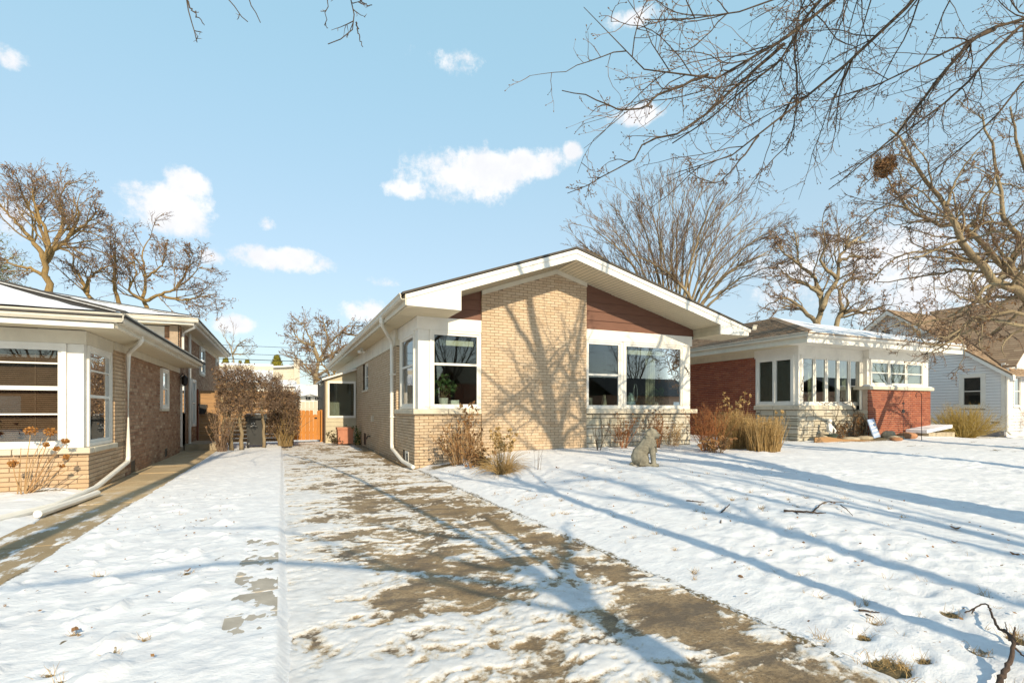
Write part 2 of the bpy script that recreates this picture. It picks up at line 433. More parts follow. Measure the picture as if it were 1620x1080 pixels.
# ------------------------------------------------------------------ ground
def lawn_z(x, y):
    x = np.asarray(x, float); y = np.asarray(y, float)
    right = .04 + .29 * sst(2.75, 5.4, x) * sst(-.5, 7.5, y) + .13 * np.exp(-((x - 18.6) / 2.6) ** 2 - ((y - 10.6) / 2.0) ** 2) - .07 * sst(20, 24, x)
    left = np.where(x < -2.6, .10, .045) + .05 * sst(14, 20, y)
    return np.where(x > 1.3, right, left)
def gz(x, y): return float(lawn_z(x, y))
def steps(*segs):
    out = []
    for a, b, d in segs: out.append(np.arange(a, b - d * .3, d))
    out.append(np.array([segs[-1][1]])); return np.concatenate(out)
def sheet(name, xs, ys, zf, mat, attrs=None, edge=None, skirt=.2, **props):
    X, Y = np.meshgrid(xs, ys, indexing='ij')
    if edge is not None: X = edge(X, Y)
    Z = zf(X, Y); nx, ny = X.shape
    V = np.stack([X, Y, Z], -1).reshape(-1, 3)
    idx = np.arange(nx * ny).reshape(nx, ny)
    q = np.stack([idx[:-1, :-1], idx[1:, :-1], idx[1:, 1:], idx[:-1, 1:]], -1).reshape(-1, 4)
    m = MB(); m.V.append(V); m.F.append(q); m.n = len(V)
    ring = np.concatenate([idx[:, 0], idx[-1, 1:], idx[-2::-1, -1], idx[0, -2:0:-1]])
    low = V[ring].copy(); low[:, 2] -= skirt
    k = len(ring); li = np.arange(k) + m.n; m.V.append(low); m.n += k
    m.F.append(np.stack([ring, li, np.roll(li, -1), np.roll(ring, -1)], -1))
    o = m.build(name, mat, base=(0, 0, 0), smooth=True, kind='structure', **props)
    for an, fn in (attrs or {}).items():
        a = o.data.attributes.new(an, 'FLOAT', 'POINT')
        vals = np.concatenate([fn(X, Y).ravel(), np.zeros(k)]).astype(np.float32)
        a.data.foreach_set('value', vals)
    return o
def attr_snow_mat(name, under, under2):
    """snow that thins out to what lies under it where the mesh attribute 'bare' rises"""
    t = MT(name); a = t.N('ShaderNodeAttribute'); a.attribute_name = 'bare'
    n = t.noise(6, 6, .6, 'World'); snow = t.mix(t.rng(n, .3, .72), (.84, .84, .84), (.69, .69, .705))
    gl = t.noise(26, 8, .8, 'World', (1, 1.6, 1)); gp_ = t.noise(.7, 4, .6, 'World'); snow = t.mix(t.math('MULTIPLY', t.rng(gl, .58, .72), t.rng(gp_, .40, .62, .08, .42)), snow, (.40, .36, .29))
    f = t.noise(30, 6, .7, 'World'); ff = t.math('ADD', a.outputs['Fac'], t.math('MULTIPLY', t.math('SUBTRACT', f, .5), 1.1))
    u = t.mix(t.rng(t.noise(60, 4, .6, 'World'), .35, .65), under, under2)
    col = t.mix(t.rng(ff, .42, .60, 0, 1, True), snow, u)
    n2 = t.noise(90, 4, .7, 'World'); b1 = t.bump(n2, .35, .004)
    b2 = t.N('ShaderNodeBump'); b2.inputs['Strength'].default_value = .5; b2.inputs['Distance'].default_value = .035
    t.L(t.noise(8, 8, .68, 'World', (1, 1.5, 1)), b2.inputs['Height']); t.L(b1, b2.inputs['Normal']); t.L(b2.outputs[0], t.b.inputs['Normal'])
    return t.fin(col, .72, .25)
m_lawn = attr_snow_mat('lawn_snow', (.10, .075, .035), (.20, .15, .075))

def holes(spec, X, Y):
    s = np.zeros_like(X)
    for hx, hy, r, k in spec:
        d = np.hypot(X - hx, (Y - hy) * 1.0) / r
        s = s + k * np.exp(-d ** 2 * 1.2)
    return s
HOLES = [(5.86, 7.12, .13, .95), (5.62, 7.2, .12, .8)]
for (px, py), r, k in [((1380, 1020), .085, 1.2), ((1408, 1020), .075, 1.1), ((1466, 1055), .09, 1.0), ((1503, 957), .06, 1.2), ((1610, 992), .07, 1.2), ((1461, 1022), .05, .8), ((1430, 1028), .03, 1.),
                       ((1365, 986), .05, .9), ((1555, 932), .05, .8), ((1548, 1009), .06, .8), ((1600, 1065), .08, 1.0), ((1385, 965), .05, .7), ((1465, 960), .05, .6), ((1300, 985), .04, .7)]:
    p = ray(px, py) * ((.10 - CAM_H) / ray(px, py)[2]); HOLES.append((p[0], p[1], r, k))
for i in range(120):                       # worn spots where grass comes through
    HOLES.append((rnd.uniform(2.85, 6.5), rnd.uniform(1.4, 7.5), rnd.uniform(.010, .038), rnd.uniform(.35, .95)))
FOOT = []
for i in range(34):
    FOOT.append((rnd.uniform(3, 8), rnd.uniform(1.6, 8), rnd.uniform(.04, .09), rnd.uniform(.3, .8)))
for i, (px, py) in enumerate([(1385, 843), (1391, 848), (1387, 851), (1393, 869), (1412, 873), (1396, 881), (1417, 885), (1372, 828), (1600, 914), (1350, 806), (1440, 930), (1460, 905)]):
    p = ray(px, py) * ((.2 - CAM_H) / ray(px, py)[2]); FOOT.append((p[0], p[1], .07, 1.0))
def lawn_full(X, Y):
    z = lawn_z(X, Y)
    near = sst(0, .35, X - 2.70)
    z = z * near + (-.012) * (1 - near) + .018 * fbm(X * 1.1, Y * 1.1, 3, 3) * near + (.016 * fbm(X * 4.2, Y * 3.2, 3, 8) + .010 * perlin(X * 11, Y * 9, 5) * sst(14, 6, Y)) * near * (.35 + 1.3 * sst(-.25, .35, fbm(X * .55, Y * .55, 2, 44))) + .03 * fbm(X * .45, Y * .45, 2, 45) * near
    z = z - .05 * np.clip(holes(HOLES, X, Y), 0, 1) - .035 * holes(FOOT, X, Y)
    # mounded bed in front of the bay
    z = z + .10 * np.exp(-((X - 3.6) / .55) ** 2 - ((Y - 10.0) / .9) ** 2)
    return z
def lawn_bare(X, Y):
    b = np.clip(holes(HOLES, X, Y), 0, 1.1)
    edge = .55 * sst(.16, .0, X - 2.70 + .05 * fbm(X * 3, Y * 2.2, 3, 21))
    wall = .8 * np.exp(-((Y - 11.14) / .10) ** 2) * sst(4.2, 4.6, X) * sst(10.9, 10.5, X) * (.6 + .5 * perlin(X * 2, Y, 4))
    bed = .75 * np.exp(-((X - 3.2) / .5) ** 2 - ((Y - 10.75) / .45) ** 2)
    red = (.85 + .5 * fbm(X * 2.2, Y * 2.2, 3, 77)) * np.exp(-((X - 16.4) / 1.5) ** 2 - ((Y - 9.9) / .55) ** 2)
    red2 = (.45 + .5 * fbm(X * 2, Y * 2, 3, 79)) * np.exp(-((X - 18.6) / 1.2) ** 2 - ((Y - 9.9) / .4) ** 2)
    wh = .8 * np.exp(-((Y - 10.3) / .25) ** 2) * sst(22, 23.5, X) * (.5 + perlin(X, Y * 2, 6))
    rnd_ = .5 * sst(.42, .6, fbm(X * 3.1, Y * 3.1, 4, 51)) * sst(7, 2, Y) * sst(6.5, 4, X)
    thin = .55 * sst(.18, .45, fbm(X * .8, Y * 2.6, 4, 57)) * sst(11.5, 13, X)
    return np.clip(np.maximum.reduce([b, edge, wall, bed, red, red2, wh, rnd_, thin]), 0, 1)
def lawn_edge(X, Y):
    k = sst(.6, 0, X - 2.70); return X + k * (.035 * fbm(Y * 1.6, Y * .3, 3, 31) + .012 * perlin(Y * 7, Y, 9))
sheet('lawn', steps((2.70, 3.1, .02), (3.1, 8, .04), (8, 16, .1), (16, 30, .3), (30, 110, 5)),
      steps((-9, .6, .5), (.6, 5.5, .026), (5.5, 12, .05), (12, 26, .4), (26, 120, 5)), lawn_full, m_lawn, {'bare': lawn_bare}, lawn_edge)

STRIP_HOLES = []
for (px, py), r, k in [((297, 903), .05, .9), ((120, 998), .03, 1.1), ((228, 1006), .03, 1), ((77, 1062), .035, 1), ((95, 1072), .03, .9), ((287, 812), .035, .8), ((321, 821), .05, .9), ((155, 907), .05, .8), ((183, 1027), .03, .8)]:
    p = ray(px, py) * ((.05 - CAM_H) / ray(px, py)[2]); STRIP_HOLES.append((p[0], p[1], r, k))
def paver_zone(X, Y): return sst(-.335, -.30, X) * sst(-.005, -.03, X) * sst(3.2, 3.5, Y) * sst(6.1, 5.7, Y)
def strip_z(X, Y):
    z = lawn_z(X, Y)
    lumps = sst(.12, .5, fbm(X * 3.0, Y * 2.4, 4, 41)) * .045 * sst(12, 5, Y) + sst(.2, .5, fbm(X * 8, Y * 7, 3, 43)) * .013
    z = z + .015 * fbm(X * 1.5, Y * 1.1, 3, 13) + lumps * sst(-.35, -.55, X) + .007 * perlin(X * 7, Y * 5, 14) + .004 * perlin(X * 19, Y * 15, 15)
    z = z * sst(-1.87, -1.72, X) + .028 * (1 - sst(-1.87, -1.72, X))
    pz = paver_zone(X, Y)
    z = z * (1 - pz) + pz * (.040 + .022 * fbm(X * 4.5, Y * 3.4, 3, 61) + .012 * fbm(X * 17, Y * 13, 3, 63) - .001)
    z = z * (1 - sst(-.035, .05, X)) + (-.016 + .012 * perlin(Y * 2.1, X, 36)) * sst(-.035, .05, X)
    return z - .03 * holes(STRIP_HOLES, X, Y)
def strip_bare(X, Y):
    e = .6 * sst(.10, 0, X + 1.87 + .05 * fbm(X * 3, Y * 2, 3, 23))
    e2 = .38 * sst(.05, 0, -.0 - X) * (.6 + .6 * fbm(X * 3, Y * 3, 3, 29))
    sp = .6 * sst(.4, .62, fbm(X * 5.1, Y * 4.1, 4, 53))
    hd = .5 * np.exp(-((Y - 18.4 - (X + .8) * .75) / .7) ** 2) * (.5 + fbm(X * 2, Y * 2, 3, 55))
    return np.clip(np.maximum.reduce([holes(STRIP_HOLES, X, Y), e, e2, sp, hd]), 0, 1)
def strip_edge(X, Y):
    k = sst(.5, 0, X + 1.87); k2 = sst(-.14, .02, X)
    return X + k * (.05 * fbm(Y * 1.3, Y * .3, 3, 33) + .015 * perlin(Y * 6, Y, 9)) + k2 * (.035 * fbm(Y * 1.1, Y * .2 + 5, 3, 34) + .022 * perlin(Y * 5, Y + 3, 10) + .010 * perlin(Y * 17, Y + 3, 12))
sheet('side_yard', steps((-1.87, -1.6, .02), (-1.6, -.36, .026), (-.36, .055, .012)), steps((-9, 1, .5), (1, 6, .022), (6, 12, .045), (12, 21, .1)), strip_z, m_lawn, {'bare': strip_bare}, strip_edge)

def left_z(X, Y):
    z = .10 + .03 * fbm(X * 1.4, Y * 1.4, 3, 17) + .03 * sst(.1, .5, fbm(X * 3.5, Y * 3.5, 3, 19))
    k = sst(-2.55, -2.95, X); return z * k + .03 * (1 - k)
def left_edge(X, Y):
    k = sst(.6, 0, -2.62 - X); return X + k * (.16 * sst(8.5, 6.5, Y) + .06 * fbm(Y * 1.7, .3 * Y, 3, 35))
def left_bare(X, Y):
    return np.clip(np.maximum(.6 * sst(.42, .6, fbm(X * 3.1, Y * 3.1, 4, 59)), .8 * np.exp(-((Y - 9.72) / .1) ** 2) * (.55 + perlin(X * 3, Y, 4))), 0, 1)
sheet('front_yard', steps((-60, -12, 4), (-12, -5, .3), (-5, -2.62, .035)), steps((-9, 3, .5), (3, 9.9, .04)), left_z, m_lawn, {'bare': left_bare}, left_edge)

# base ground under and beyond everything
g = MB(); g.quad((-400, -300, -.10), (400, -300, -.10), (400, 500, -.10), (-400, 500, -.10)).build('ground', m_snow, base=(0, 0, -.1), kind='structure')

# driveway: worn concrete under broken snow and ice
def drive_cover(X, Y):
    wx = .25 * fbm(X * 1.3, Y * 1.3, 3, 171); wy = .25 * fbm(X * 1.3 + 9, Y * 1.3, 3, 172)
    A, B = X + wx, Y + wy
    n = fbm(A * 1.15, B * 2.1, 5, 71, .58); n2 = fbm(A * 4.2, B * 6.5, 4, 81, .62); n3 = 1 - np.abs(fbm(A * 2.0, B * 3.6, 3, 83)) * 4
    band_r = np.exp(-((X - 2.36) / .30) ** 2) * sst(10, 6.0, Y) * 1.05
    mid = np.exp(-((X - 1.15) / .50) ** 2) * sst(2.6, 3.4, Y) * sst(12, 7, Y) * .85
    mid2 = np.exp(-((X - 1.85) / .55) ** 2 - ((Y - 6.8) / 2.4) ** 2) * .95
    low = np.exp(-((X - 1.15) / .45) ** 2 - ((Y - 2.15) / .30) ** 2) * .95
    low2 = np.exp(-((X - .75) / .30) ** 2 - ((Y - 3.6) / .7) ** 2) * .9
    wall = np.exp(-((X - 2.62) / .25) ** 2) * sst(11.4, 12.4, Y) * .95
    rear = .30 * sst(7, 12, Y); left = -.26 * sst(.6, .05, X)
    b = np.maximum.reduce([band_r, mid, mid2, low, low2, wall]) + rear + left
    n4 = fbm(A * 12, B * 17, 3, 87, .7)
    return .655 - .50 * b + .86 * n + .64 * n2 + .50 * n4 + .10 * np.clip(n3, 0, 1)
def drive_z(X, Y):
    c = drive_cover(X, Y)
    return -.026 + .010 * sst(.38, .62, c) + .008 * sst(.5, 1.1, c) * (1 + fbm(X * 9, Y * 7, 3, 91)) + .003 * fbm(X * 16, Y * 13, 3, 93) * sst(.3, .6, c) + .036 * sst(12, 22, Y)
def drive_mat():
    t = MT('driveway_surface'); a = t.N('ShaderNodeAttribute'); a.attribute_name = 'cover'
    f1 = t.noise(16, 9, .78, 'World', (1, 1.5, 1)); f2 = t.noise(62, 7, .85, 'World', (1, 1.4, 1))
    c = t.math('ADD', a.outputs['Fac'], t.math('ADD', t.math('MULTIPLY', t.math('SUBTRACT', f1, .5), .80), t.math('MULTIPLY', t.math('SUBTRACT', f2, .5), .85)))
    base = t.mix(t.rng(t.noise(3.2, 6, .65, 'World'), .35, .68), (.25, .165, .08), (.41, .295, .165))
    base = t.mix(t.rng(t.noise(34, 8, .82, 'World', (1, 1.6, 1)), .46, .60, 0, .8), base, (.095, .062, .03))
    base = t.mix(t.rng(t.noise(55, 6, .8, 'World', (1, 1.5, 1)), .56, .66, 0, .75), base, (.55, .45, .30))
    wet = t.noise(1.6, 7, .7, 'World', (1, 1.8, 1)); base = t.mix(t.rng(wet, .47, .58, 0, .72), base, (.085, .066, .048))
    ice = t.mix(t.rng(t.noise(30, 8, .8, 'World'), .40, .60), (.46, .37, .25), (.74, .69, .61))
    gr = t.noise(75, 6, .85, 'World', (1, 1.3, 1)); pat = t.noise(1.5, 4, .6, 'World')
    snow = t.mix(t.rng(t.noise(8, 6, .6, 'World'), .3, .75), (.76, .755, .75), (.56, .555, .55))
    snow = t.mix(t.math('MULTIPLY', t.rng(gr, .52, .62), t.rng(pat, .42, .62, .05, .7)), snow, (.45, .40, .33))
    col = t.mix(t.rng(c, .34, .52, 0, 1, True), base, ice); col = t.mix(t.rng(c, .44, .74, 0, 1, True), col, snow)
    b1 = t.bump(f2, .3, .003)
    b2 = t.N('ShaderNodeBump'); b2.inputs['Strength'].default_value = .6; b2.inputs['Distance'].default_value = .012
    t.L(t.math('ADD', t.rng(a.outputs['Fac'], .25, .85), t.math('MULTIPLY', f1, .6)), b2.inputs['Height']); t.L(b1, b2.inputs['Normal']); t.L(b2.outputs[0], t.b.inputs['Normal'])
    return t.fin(col, t.rng(c, .25, .55, .5, .75), .35)
sheet('driveway', steps((-.14, 2.74, .0165)), steps((-9, .8, .4), (.8, 6, .018), (6, 12, .035), (12, 22.5, .1)), drive_z, drive_mat(), {'cover': drive_cover})

# walk beside the neighbour's house: separate concrete slabs
def walk_mat():
    t = MT('walk_concrete'); n = t.noise(2.2, 6, .65, 'World'); r = t.rand()
    col = t.mix(t.rng(n, .35, .68), (.48, .35, .20), (.62, .49, .31)); col = t.mix(t.math('MULTIPLY', r, .3), col, (.26, .20, .12))
    col = t.mix(t.rng(t.noise(130, 3, .6, 'World'), .45, .7, 0, .5), col, (.17, .125, .07))
    g = t.N('ShaderNodeNewGeometry'); sp = t.N('ShaderNodeSeparateXYZ'); t.L(g.outputs['Position'], sp.inputs[0])
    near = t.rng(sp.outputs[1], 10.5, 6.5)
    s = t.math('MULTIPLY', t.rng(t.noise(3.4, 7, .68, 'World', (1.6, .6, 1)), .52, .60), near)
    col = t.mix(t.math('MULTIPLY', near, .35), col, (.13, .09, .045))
    col = t.mix(t.math('MULTIPLY', s, .9), col, (.80, .81, .82))
    t.bump(t.noise(120, 4, .6, 'World'), .5, .006); return t.fin(col, .85, .25)
m_walk = walk_mat()
wk = bpy.data.objects.new('walkway', None); COL.objects.link(wk); wk['kind'] = 'structure'; BASE['walkway'] = (0, 0, 0)
y = -6.0
while y < 18.4:
    l = 1.22
    MB().box(-2.74 + rnd.uniform(-.01, .01), -1.80, y + .006, y + l - .006, -.10, .026 + rnd.uniform(-.004, .006) + .0035 * max(0, y - 8)).build('slab', m_walk, wk)
    y += l
m_paver = mat_plain('paver_stone', (.40, .36, .30), .9, .2, 6, .5, 70, grime=.4)
pv = bpy.data.objects.new('paver_edging', None); COL.objects.link(pv); pv['kind'] = 'structure'; BASE['paver_edging'] = (0, 0, 0)
y = 3.15
while y < 6.0:
    MB().box(-.315, -.025, y + .012, y + .40, -.10, .036 + rnd.uniform(-.006, .006)).build('paver', m_paver, pv); y += .42

# ------------------------------------------------------------------ brick and stone walls
class Masonry:
    """collects bricks for one house; the ones that show largest become objects, the rest one 'bricks' part"""
    def __init__(s, limit=300): s.items = []; s.limit = limit
    def wall(s, fr, wall_ob, mat, a0, a1, z0, z1, holes=(), top=None, bw=.203, bh=.0565, j=.011, proud=.010, vis=True):
        """fr: frame whose b=0 plane is the mortar face, b>0 outward"""
        pitch = bh + j; row = 0; z = z0
        while z < z1 - .012:
            zt = min(z + bh, z1); off = 0 if row % 2 == 0 else -(bw + j) / 2
            a = a0 + off
            while a < a1:
                x0 = max(a, a0); x1 = min(a + bw, a1)
                segs = [(x0, x1)]
                for h0, h1, hz0, hz1 in holes:
                    if zt > hz0 + .004 and z < hz1 - .004:
                        ns = []
                        for p, q in segs:
                            if q <= h0 or p >= h1: ns.append((p, q)); continue
                            if p < h0: ns.append((p, h0))
                            if q > h1: ns.append((h1, q))
                        segs = ns
                for p, q in segs:
                    if q - p < .03: continue
                    if top is not None and zt > min(top(p), top(q)):
                        continue
                    c = fr((p + q) / 2, 0, z); f = S_ * c[0] + C_ * c[1]; r = C_ * c[0] - S_ * c[1]
                    seen = f > 1 and abs(r / f) < 1.02
                    s.items.append((bw / max(f, .5) if (seen and vis) else 0, fr, wall_ob, mat, p, q, z, zt, proud + rnd.uniform(-.0018, .0022)))
                a += bw + j
            z += pitch; row += 1
    def finish(s):
        s.items.sort(key=lambda t: -t[0] * (t[5] - t[4])); cache = {}; rest = {}
        for i, (sz, fr, wo, mat, p, q, z, zt, pr) in enumerate(s.items):
            if i < s.limit and sz > 0:
                key = (round(q - p, 2), round(zt - z, 3), tuple(fr.a), mat.name)
                if key not in cache:
                    m = MB(); F0 = Frame((0, 0, 0), fr.a, fr.b); w = (q - p) / 2; e = .004
                    m.add([F0(x, y, zz) for x, y, zz in [(-w, -.03, 0), (w, -.03, 0), (w, -.03, zt - z), (-w, -.03, zt - z), (-w, -e, 0), (w, -e, 0), (w, -e, zt - z), (-w, -e, zt - z),
                                                          (-w + e, 0, e), (w - e, 0, e), (w - e, 0, zt - z - e), (-w + e, 0, zt - z - e)]],
                          [[[8, 9, 10, 11], [4, 5, 9, 8], [5, 6, 10, 9], [6, 7, 11, 10], [7, 4, 8, 11], [0, 1, 5, 4], [1, 2, 6, 5], [2, 3, 7, 6], [3, 0, 4, 7]]])
                    me = m.mesh('brick'); me.materials.append(mat); cache[key] = me
                o = bpy.data.objects.new('brick', cache[key]); COL.objects.link(o); o.parent = wo
                o.location = fr((p + q) / 2, pr, z) - np.array(BASE[wo.name])
            else:
                rest.setdefault((wo.name, mat.name), []).append((fr, p, q, z, zt, pr))
        for (wn, mn), L in rest.items():
            m = MB()
            P = []
            for fr, p, q, z, zt, pr in L:
                P += [fr(p, -.03, z), fr(q, -.03, z), fr(q, -.03, zt), fr(p, -.03, zt), fr(p, pr, z), fr(q, pr, z), fr(q, pr, zt), fr(p, pr, zt)]
            n = len(L); base = (np.arange(n) * 8)[:, None]
            fs = np.concatenate([base + np.array([f]) for f in ([4, 5, 6, 7], [0, 1, 5, 4], [1, 2, 6, 5], [2, 3, 7, 6], [3, 0, 4, 7])])
            m.add(np.array(P), [fs]); m.build('brickwork', bpy.data.materials[mn], bpy.data.objects[wn], kind='stuff')
def ashlar(fr, wall_ob, mat, a0, a1, z0, z1, seed, proud=.012):
    """coursed rubble: rows of uneven height with stones of uneven length, each a part"""
    r = random.Random(seed); z = z0
    while z < z1 - .03:
        h = r.choice([.075, .11, .15, .19]); h = min(h, z1 - z)
        if z1 - z - h < .05: h = z1 - z
        a = a0
        while a < a1 - .01:
            w = r.uniform(.16, .52); w = min(w, a1 - a)
            if a1 - a - w < .1: w = a1 - a
            rows = [(z, z + h)]
            if h > .14 and r.random() < .35: rows = [(z, z + h * .45), (z + h * .45, z + h)]
            for zz0, zz1 in rows:
                g = .010; p = proud + .008 + r.uniform(-.008, .014); m = MB(); e = .006
                j = lambda: r.uniform(-.004, .004)
                A0, A1, Z0, Z1 = a + g + j(), a + w - g + j(), zz0 + g + j(), zz1 - g + j()
                V = [fr(A0, -.03, Z0), fr(A1, -.03, Z0), fr(A1, -.03, Z1), fr(A0, -.03, Z1)] + [fr(A0, p - .01, Z0), fr(A1, p - .01, Z0), fr(A1, p - .01, Z1), fr(A0, p - .01, Z1)] + \
                    [fr(A0 + e, p + j(), Z0 + e), fr(A1 - e, p + j(), Z0 + e), fr(A1 - e, p + j(), Z1 - e), fr(A0 + e, p + j(), Z1 - e)]
                m.add(V, [[[8, 9, 10, 11], [4, 5, 9, 8], [5, 6, 10, 9], [6, 7, 11, 10], [7, 4, 8, 11], [0, 1, 5, 4], [1, 2, 6, 5], [2, 3, 7, 6], [3, 0, 4, 7]]])
                m.build('stone', mat, wall_ob)
            a += w
        z += h
FR_S = lambda Y, x0=0: Frame((x0, Y, 0), (1, 0, 0), (0, -1, 0))     # wall facing the street (-y); a = x
FR_W = lambda X: Frame((X, 0, 0), (0, 1, 0), (-1, 0, 0))            # wall facing -x; a = y
FR_E = lambda X: Frame((X, 0, 0), (0, 1, 0), (1, 0, 0))             # wall facing +x; a = y

def window(house, fr, a0, a1, z0, z1, casing=.05, sash=.04, bars=(), mull=(), glass=None, depth=.04, back=.10, frame_mat=None, extra=None, sill=None):
    """window part: outer casing; sub-parts sash, pane, rail, mullion. bars/mull: relative positions."""
    fm = frame_mat or m_white; d = depth
    m = MB()
    m.box(a0, a0 + casing, -back, d, z0, z1, fr).box(a1 - casing, a1, -back, d, z0, z1, fr)
    m.box(a0 + casing, a1 - casing, -back, d, z1 - casing, z1, fr).box(a0 + casing, a1 - casing, -back, d, z0, z0 + casing, fr)
    w = m.build('window', fm, house)
    if sill: MB().box(a0 - .03, a1 + .03, .0, d + .05, z0 - .045, z0 - .002, fr).build('sill', fm if sill is True else sill, w)
    cuts = [a0 + casing] + [a0 + casing + (a1 - a0 - 2 * casing) * f for f in mull] + [a1 - casing]
    gm = glass or m_glass
    for i in range(len(cuts) - 1):
        c0, c1 = cuts[i], cuts[i + 1]
        if i > 0: c0 += .022
        if i < len(cuts) - 2: c1 -= .022
        s = MB(); dd = d - .022; Z0, Z1 = z0 + casing, z1 - casing
        s.box(c0, c0 + sash, -.03, dd, Z0, Z1, fr).box(c1 - sash, c1, -.03, dd, Z0, Z1, fr)
        s.box(c0 + sash, c1 - sash, -.03, dd, Z1 - sash, Z1, fr).box(c0 + sash, c1 - sash, -.03, dd, Z0, Z0 + sash, fr)
        s.build('sash', fm, w)
        for bz, bt in bars:
            zz = Z0 + (Z1 - Z0) * bz; MB().box(c0 + sash, c1 - sash, -.035, dd + .004, zz - bt / 2, zz + bt / 2, fr).build('rail', fm, w)
        p = MB(); p.box(c0 + sash - .004, c1 - sash + .004, -.012, -.006, Z0 + sash - .004, Z1 - sash + .004, fr); p.build('pane', gm, w)
    for f in mull:
        c = a0 + casing + (a1 - a0 - 2 * casing) * f; MB().box(c - .022, c + .022, -back, d, z0 + casing, z1 - casing, fr).build('mullion', fm, w)
    return w
def blinds(win, fr, a0, a1, z0, z1, mat, pitch=.028, cords=()):
    m = MB(); z = z0
    while z < z1:
        m.add([fr(a0, -.064, z), fr(a1, -.064, z), fr(a1, -.080, z + .021), fr(a0, -.080, z + .021)], [[[0, 1, 2, 3]]]); z += pitch
    for c in cords: m.box(c - .006, c + .006, -.09, -.058, z0, z1, fr)
    return m.build('blind', mat, win, kind='stuff')
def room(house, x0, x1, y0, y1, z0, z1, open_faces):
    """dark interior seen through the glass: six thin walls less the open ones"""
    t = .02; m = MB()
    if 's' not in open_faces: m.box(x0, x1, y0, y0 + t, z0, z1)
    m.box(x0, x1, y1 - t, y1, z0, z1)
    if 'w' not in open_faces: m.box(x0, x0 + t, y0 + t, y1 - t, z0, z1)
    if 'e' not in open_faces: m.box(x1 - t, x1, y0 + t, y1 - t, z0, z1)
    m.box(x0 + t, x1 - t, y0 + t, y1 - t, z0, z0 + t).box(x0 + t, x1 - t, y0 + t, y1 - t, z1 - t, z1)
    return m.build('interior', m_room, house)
# ------------------------------------------------------------------ the tan brick house in the middle
def rakeL(x): return 3.66 + (x - 2.30) * .3528
def rakeR(x): return 5.05 - (x - 6.24) * .2693
def rake(x): return rakeL(x) if x <= 6.24 else rakeR(x)
YF = 10.29
H = thing('brick_house', 'tan brick house with a low white gable and a tall brick panel in its front', 'house', (6.6, 20, 0))
bk = Masonry(300)
# mortar backing
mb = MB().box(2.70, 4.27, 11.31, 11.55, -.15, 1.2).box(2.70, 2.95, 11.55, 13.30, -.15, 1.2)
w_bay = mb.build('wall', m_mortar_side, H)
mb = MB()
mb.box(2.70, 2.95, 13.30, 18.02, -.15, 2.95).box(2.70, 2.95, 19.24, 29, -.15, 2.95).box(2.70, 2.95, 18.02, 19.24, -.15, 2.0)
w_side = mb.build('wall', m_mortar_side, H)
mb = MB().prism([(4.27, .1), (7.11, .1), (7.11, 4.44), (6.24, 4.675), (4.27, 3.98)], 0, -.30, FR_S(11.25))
w_panel = mb.build('brick_panel', m_mortar, H)
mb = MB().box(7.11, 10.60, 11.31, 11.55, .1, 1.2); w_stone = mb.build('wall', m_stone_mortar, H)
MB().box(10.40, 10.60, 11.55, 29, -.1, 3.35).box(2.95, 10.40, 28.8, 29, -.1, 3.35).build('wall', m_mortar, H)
MB().box(2.95, 10.4, 15.3, 15.4, 0, 3.35).build('partition', m_room, H)
bk.wall(FR_S(11.308), w_bay, m_brick_tan, 2.694, 4.262, -.06, 1.2)
bk.wall(FR_W(2.70), w_bay, m_brick_tan, 11.302, 13.32, -.06, 1.2, holes=[(11.88, 12.20, .06, .33), (12.30, 12.55, .02, .30)])
bk.wall(FR_W(2.70), w_side, m_brick_tan, 13.32, 28.9, -.06, 2.94, holes=[(18.02, 19.24, 1.99, 3.0), (18.45, 19.05, .08, .48)])
tp = lambda x: (3.98 + (x - 4.27) * .3528) if x <= 6.24 else 4.675 - (x - 6.24) * .2693
bk.wall(FR_S(11.25), w_panel, m_brick_tan, 4.262, 7.118, .14, 4.7, top=lambda x: tp(x) + .085)
w_step = MB().box(2.705, 2.85, 13.305, 13.5, 1.2, 3.1).build('wall', m_mortar, H)
bk.wall(FR_S(13.303), w_step, m_brick_tan, 2.694, 2.83, 1.31, 2.94)
ashlar(FR_S(11.31), w_stone, m_stone, 7.115, 10.605, .18, 1.195, 5)
# panel returns that stand proud of the stone and the siding are bricks too
bk.wall(FR_W(4.27), w_panel, m_brick_tan, 11.25, 11.50, .14, 3.9, vis=False)
bk.finish()
# small basement openings in the side wall
for a0, a1, z0, z1, fr in [(11.88, 12.20, .06, .33, FR_W(2.70)), (18.45, 19.05, .08, .48, FR_W(2.70)), (12.30, 12.55, .02, .30, FR_W(2.70))]:
    if a0 < 12.25:
        v = MB().box(a0, a0 + .05, -.02, .02, z0, z1, fr).box(a1 - .05, a1, -.02, .02, z0, z1, fr).box(a0 + .05, a1 - .05, -.02, .02, z1 - .05, z1, fr).box(a0 + .05, a1 - .05, -.02, .02, z0, z0 + .05, fr).build('vent', m_white, H)
        MB().box(a0 + .05, a1 - .05, .001, .004, z0 + .05, z1 - .05, fr).build('opening', m_black, v)
    else: MB().box(a0, a1, .001, .004, z0, z1, fr).build('basement_opening', m_black, H)
